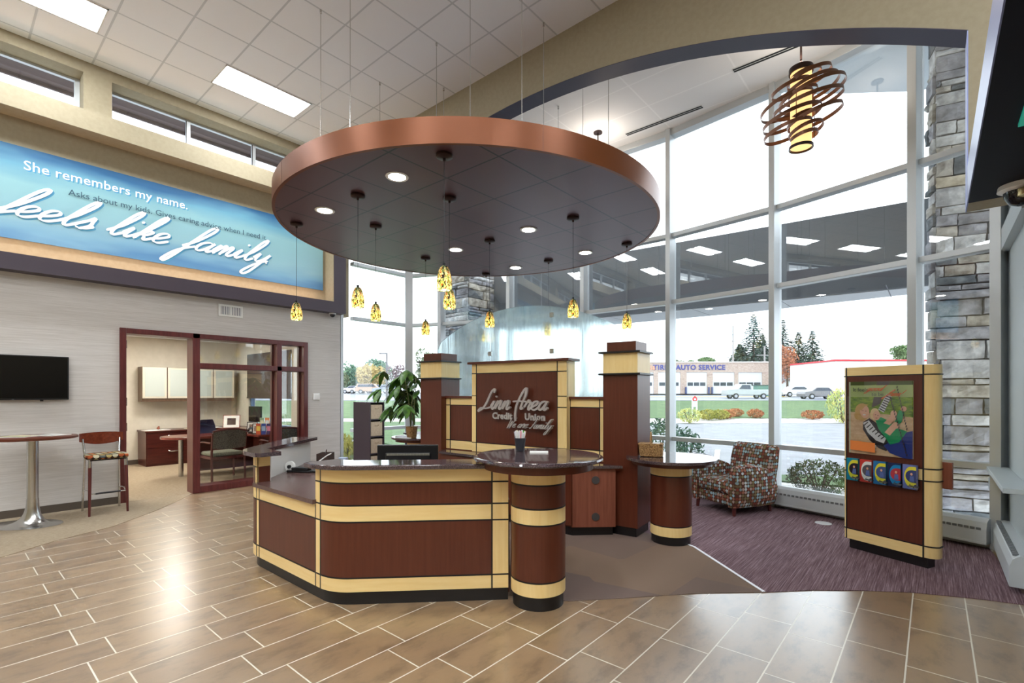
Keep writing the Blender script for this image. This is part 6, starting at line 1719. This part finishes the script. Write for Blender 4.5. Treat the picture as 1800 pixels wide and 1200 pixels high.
# red trimmed building
D3 = 62.0
t = thing('red_trim_building', 'plain white building with a thin red roof line at the right', 'building', tuple(SF(D3, at(1540, D3), .9)), HEAD)
MB().box(at(1468, D3) - at(1540, D3), 12, 0, 10, 0, 4.6).build('wall', mat('building_cream', rgb(214, 208, 204), .7), t)
MB().box(at(1468, D3) - at(1540, D3) - .1, 12.1, -.1, 10, 4.6, 4.8).build('red_trim', mat('trim_red', rgb(196, 50, 60), .6), t)
MB().box(-2.8, -1.2, 3, 4.5, 4.8, 5.7).build('roof_unit', mat('unit_white', rgb(190, 192, 196), .6), t)
# small white house at the left
D4 = 112.0
t = thing('white_shed', 'low white shed with a grey roof behind the parked cars on the left', 'building', tuple(SF(D4, at(610, D4), 1.35)), HEAD)
MB().box(-3.2, 1.6, 0, 5, 0, 1.7).build('wall', mat('house_white', rgb(206, 208, 206), .7), t)
MB().loft([[Vector((-3.4, -.3, 1.6)), Vector((1.8, -.3, 1.6)), Vector((1.8, 5.3, 1.6)), Vector((-3.4, 5.3, 1.6))], [Vector((-3.2, 2, 2.9)), Vector((1.6, 2, 2.9)), Vector((1.6, 3, 2.9)), Vector((-3.2, 3, 2.9))]]).build('roof', mat('roof_pale', rgb(150, 150, 156), .8), t)
# poles
def pole(px, d, top, label, cross=False, arm=0):
    p = SF(d, at(px, d)); z0 = gz(d); H_ = CAM_H + (690 - top) * d / 867 - z0
    t = thing('utility_pole' if cross else 'lamp_post', label, 'pole' if cross else 'lamp post', (p.x, p.y, z0), HEAD)
    MB().cyl((0, 0), .16 if cross else .11, 0, H_, 10).build('post', mat('pole_grey', rgb(150, 146, 144), .7) if cross else mat('pole_dark', rgb(96, 90, 96), .6), t)
    if cross: MB().box(-1.2, 1.2, -.06, .06, H_ - 1.9, H_ - 1.75).box(-.5, .5, -.06, .06, H_ - 3.2, H_ - 3.05).build('crossarm', mat('pole_grey', rgb(150, 146, 144), .7), t)
    if arm: MB().box(min(0, arm), max(0, arm), -.12, .12, H_ - .12, H_).build('lamp_head', mat('pole_dark', rgb(96, 90, 96), .6), t)
pole(1288.5, 98, 572, 'grey utility pole behind the auto shop, left of the spruces', True)
pole(1344, 99, 608, 'leaning thin utility pole right of the tallest spruce', True)
pole(599.5, 42, 621, 'dark parking lot lamp post at the left edge of the left window', arm=-.9)
pole(680, 52, 620, 'dark parking lot lamp post right of the golden tree', arm=-.8)

# parked and passing cars
def car(px, d, rz, c, label, kind='car', sc=1.0, lift=0, name='car'):
    p = SF(d, at(px, d)); t = thing(name, label, 'car' if kind != 'truck' else 'truck', (p.x, p.y, gz(d) + .052 + lift), HEAD + rz)
    L = 2.25 * sc; W = .88
    if kind == 'car': prof = [(-L, .3), (-L, .75), (-L + .25, .85), (-1.15, .95), (-.6, 1.38), (.75, 1.4), (1.35, .98), (L - .1, .85), (L, .6), (L, .3)]; win = [(-1.0, .98), (-.55, 1.32), (.7, 1.33), (1.2, .98)]
    elif kind == 'suv': prof = [(-L, .35), (-L, .95), (-L + .1, 1.05), (-L + .3, 1.62), (.8, 1.68), (1.3, 1.12), (L - .1, 1.0), (L, .7), (L, .35)]; win = [(-L + .35, 1.1), (-L + .5, 1.52), (.72, 1.55), (1.12, 1.12)]
    else: prof = [(-L - .4, .45), (-L - .4, 1.1), (-.35, 1.1), (-.2, 1.75), (.95, 1.78), (1.4, 1.2), (L - .05, 1.1), (L, .7), (L, .45)]; win = [(-.12, 1.15), (-.05, 1.65), (.88, 1.67), (1.25, 1.18)]
    T = Matrix.Rotation(pi / 2, 4, 'X') @ Matrix.Translation((0, 0, -W))
    m_ = mat('car_' + '_'.join(str(int(v * 255)) for v in c[:3]), c, .25, .2, coat=.5)
    MB().prism(prof, 0, 2 * W, T).build('body', m_, t, bevel=.06)
    T2 = Matrix.Rotation(pi / 2, 4, 'X') @ Matrix.Translation((0, 0, -W - .012))
    MB().prism(win, 0, 2 * W + .024, T2).build('windows', mat('car_glass', rgb(50, 60, 76), .1), t)
    for x in (-1.35 * sc, 1.4 * sc):
        for y in (-W + .05, W - .05):
            M = Matrix.Translation((x, y, .33)) @ Matrix.Rotation(pi / 2, 4, 'X')
            wv_ = MB().cyl((0, 0), .33, -.11, .11, 20, M=M).build('wheel', mat('tyre', rgb(34, 34, 38), .8), t, smooth=True)
            MB().cyl((0, 0), .19, -.12, .12, 14, M=M).build('hubcap', mat('hubcap', rgb(160, 162, 168), .3, .7), wv_)
    return t
car(1400, 66, pi, rgb(196, 196, 200), 'silver car on the road right of the middle window post')
car(1424, 78, .1, rgb(176, 60, 74), 'red car parked in front of the grey-roofed house', 'suv')
car(1416, 84, 0, rgb(206, 208, 212), 'white pickup parked behind the red car', 'truck', name='pickup_truck')
car(1444, 86, .1, rgb(214, 214, 216), 'white van-like car at the right of the parked row', 'suv')
car(1454, 80, -.2, rgb(56, 60, 74), 'dark blue small car beside the red-trimmed building')
car(1440, 59, pi, rgb(110, 108, 112), 'grey car passing on the road ahead of the silver one', 'car')
car(1312, 60, pi, rgb(160, 166, 164), 'pale pickup passing on the road in front of the garage doors', 'truck', 1.2, name='pickup_truck')
p = SF(66, at(1346, 66)); t = thing('dumpster', 'dark green metal bin beside the road left of the window post', 'bin', (p.x, p.y, gz(66) + .05), HEAD)
MB().box(-1.1, 1.1, 0, 1.2, 0, 1.5).build('body', mat('bin_green', rgb(84, 122, 112), .7), t, bevel=.05); MB().box(-1.15, 1.15, -.05, 1.25, 1.5, 1.6).build('lid', mat('bin_lid', rgb(60, 80, 76), .7), t)
car(622, 92, 0, rgb(176, 180, 188), 'grey car parked at the far left seen through the left window')
car(634, 88, .15, rgb(206, 204, 204), 'white car in front of the grey one at the far left')
car(650, 84, .1, rgb(170, 140, 118), 'tan estate car under the golden tree', 'suv')
car(666, 95, 0, rgb(96, 104, 132), 'dark blue van parked right of the tan estate car', 'suv')
car(680, 80, .1, rgb(150, 158, 172), 'blue-grey car parked nearest the lamp post', 'car')
car(694, 99, 0, rgb(190, 190, 196), 'silver car parked beside the corner post', 'car')
car(704, 76, 0, rgb(206, 206, 210), 'white car partly behind the plant leaves', 'car')
p = SF(50, at(742, 50)); t = thing('feather_flag', 'tall red feather flag seen through the narrow corner window', 'flag', (p.x, p.y, gz(50)), HEAD)
MB().cyl((0, 0), .03, 0, 3.6, 8).build('flag_pole', STEEL, t); MB().prism([(0, .7), (.75, .8), (.55, 2.4), (.15, 3.5), (0, 3.6)], 0, .02, Matrix.Rotation(pi / 2, 4, 'X')).build('flag_cloth', mat('flag_red', rgb(216, 60, 76), .7), t)
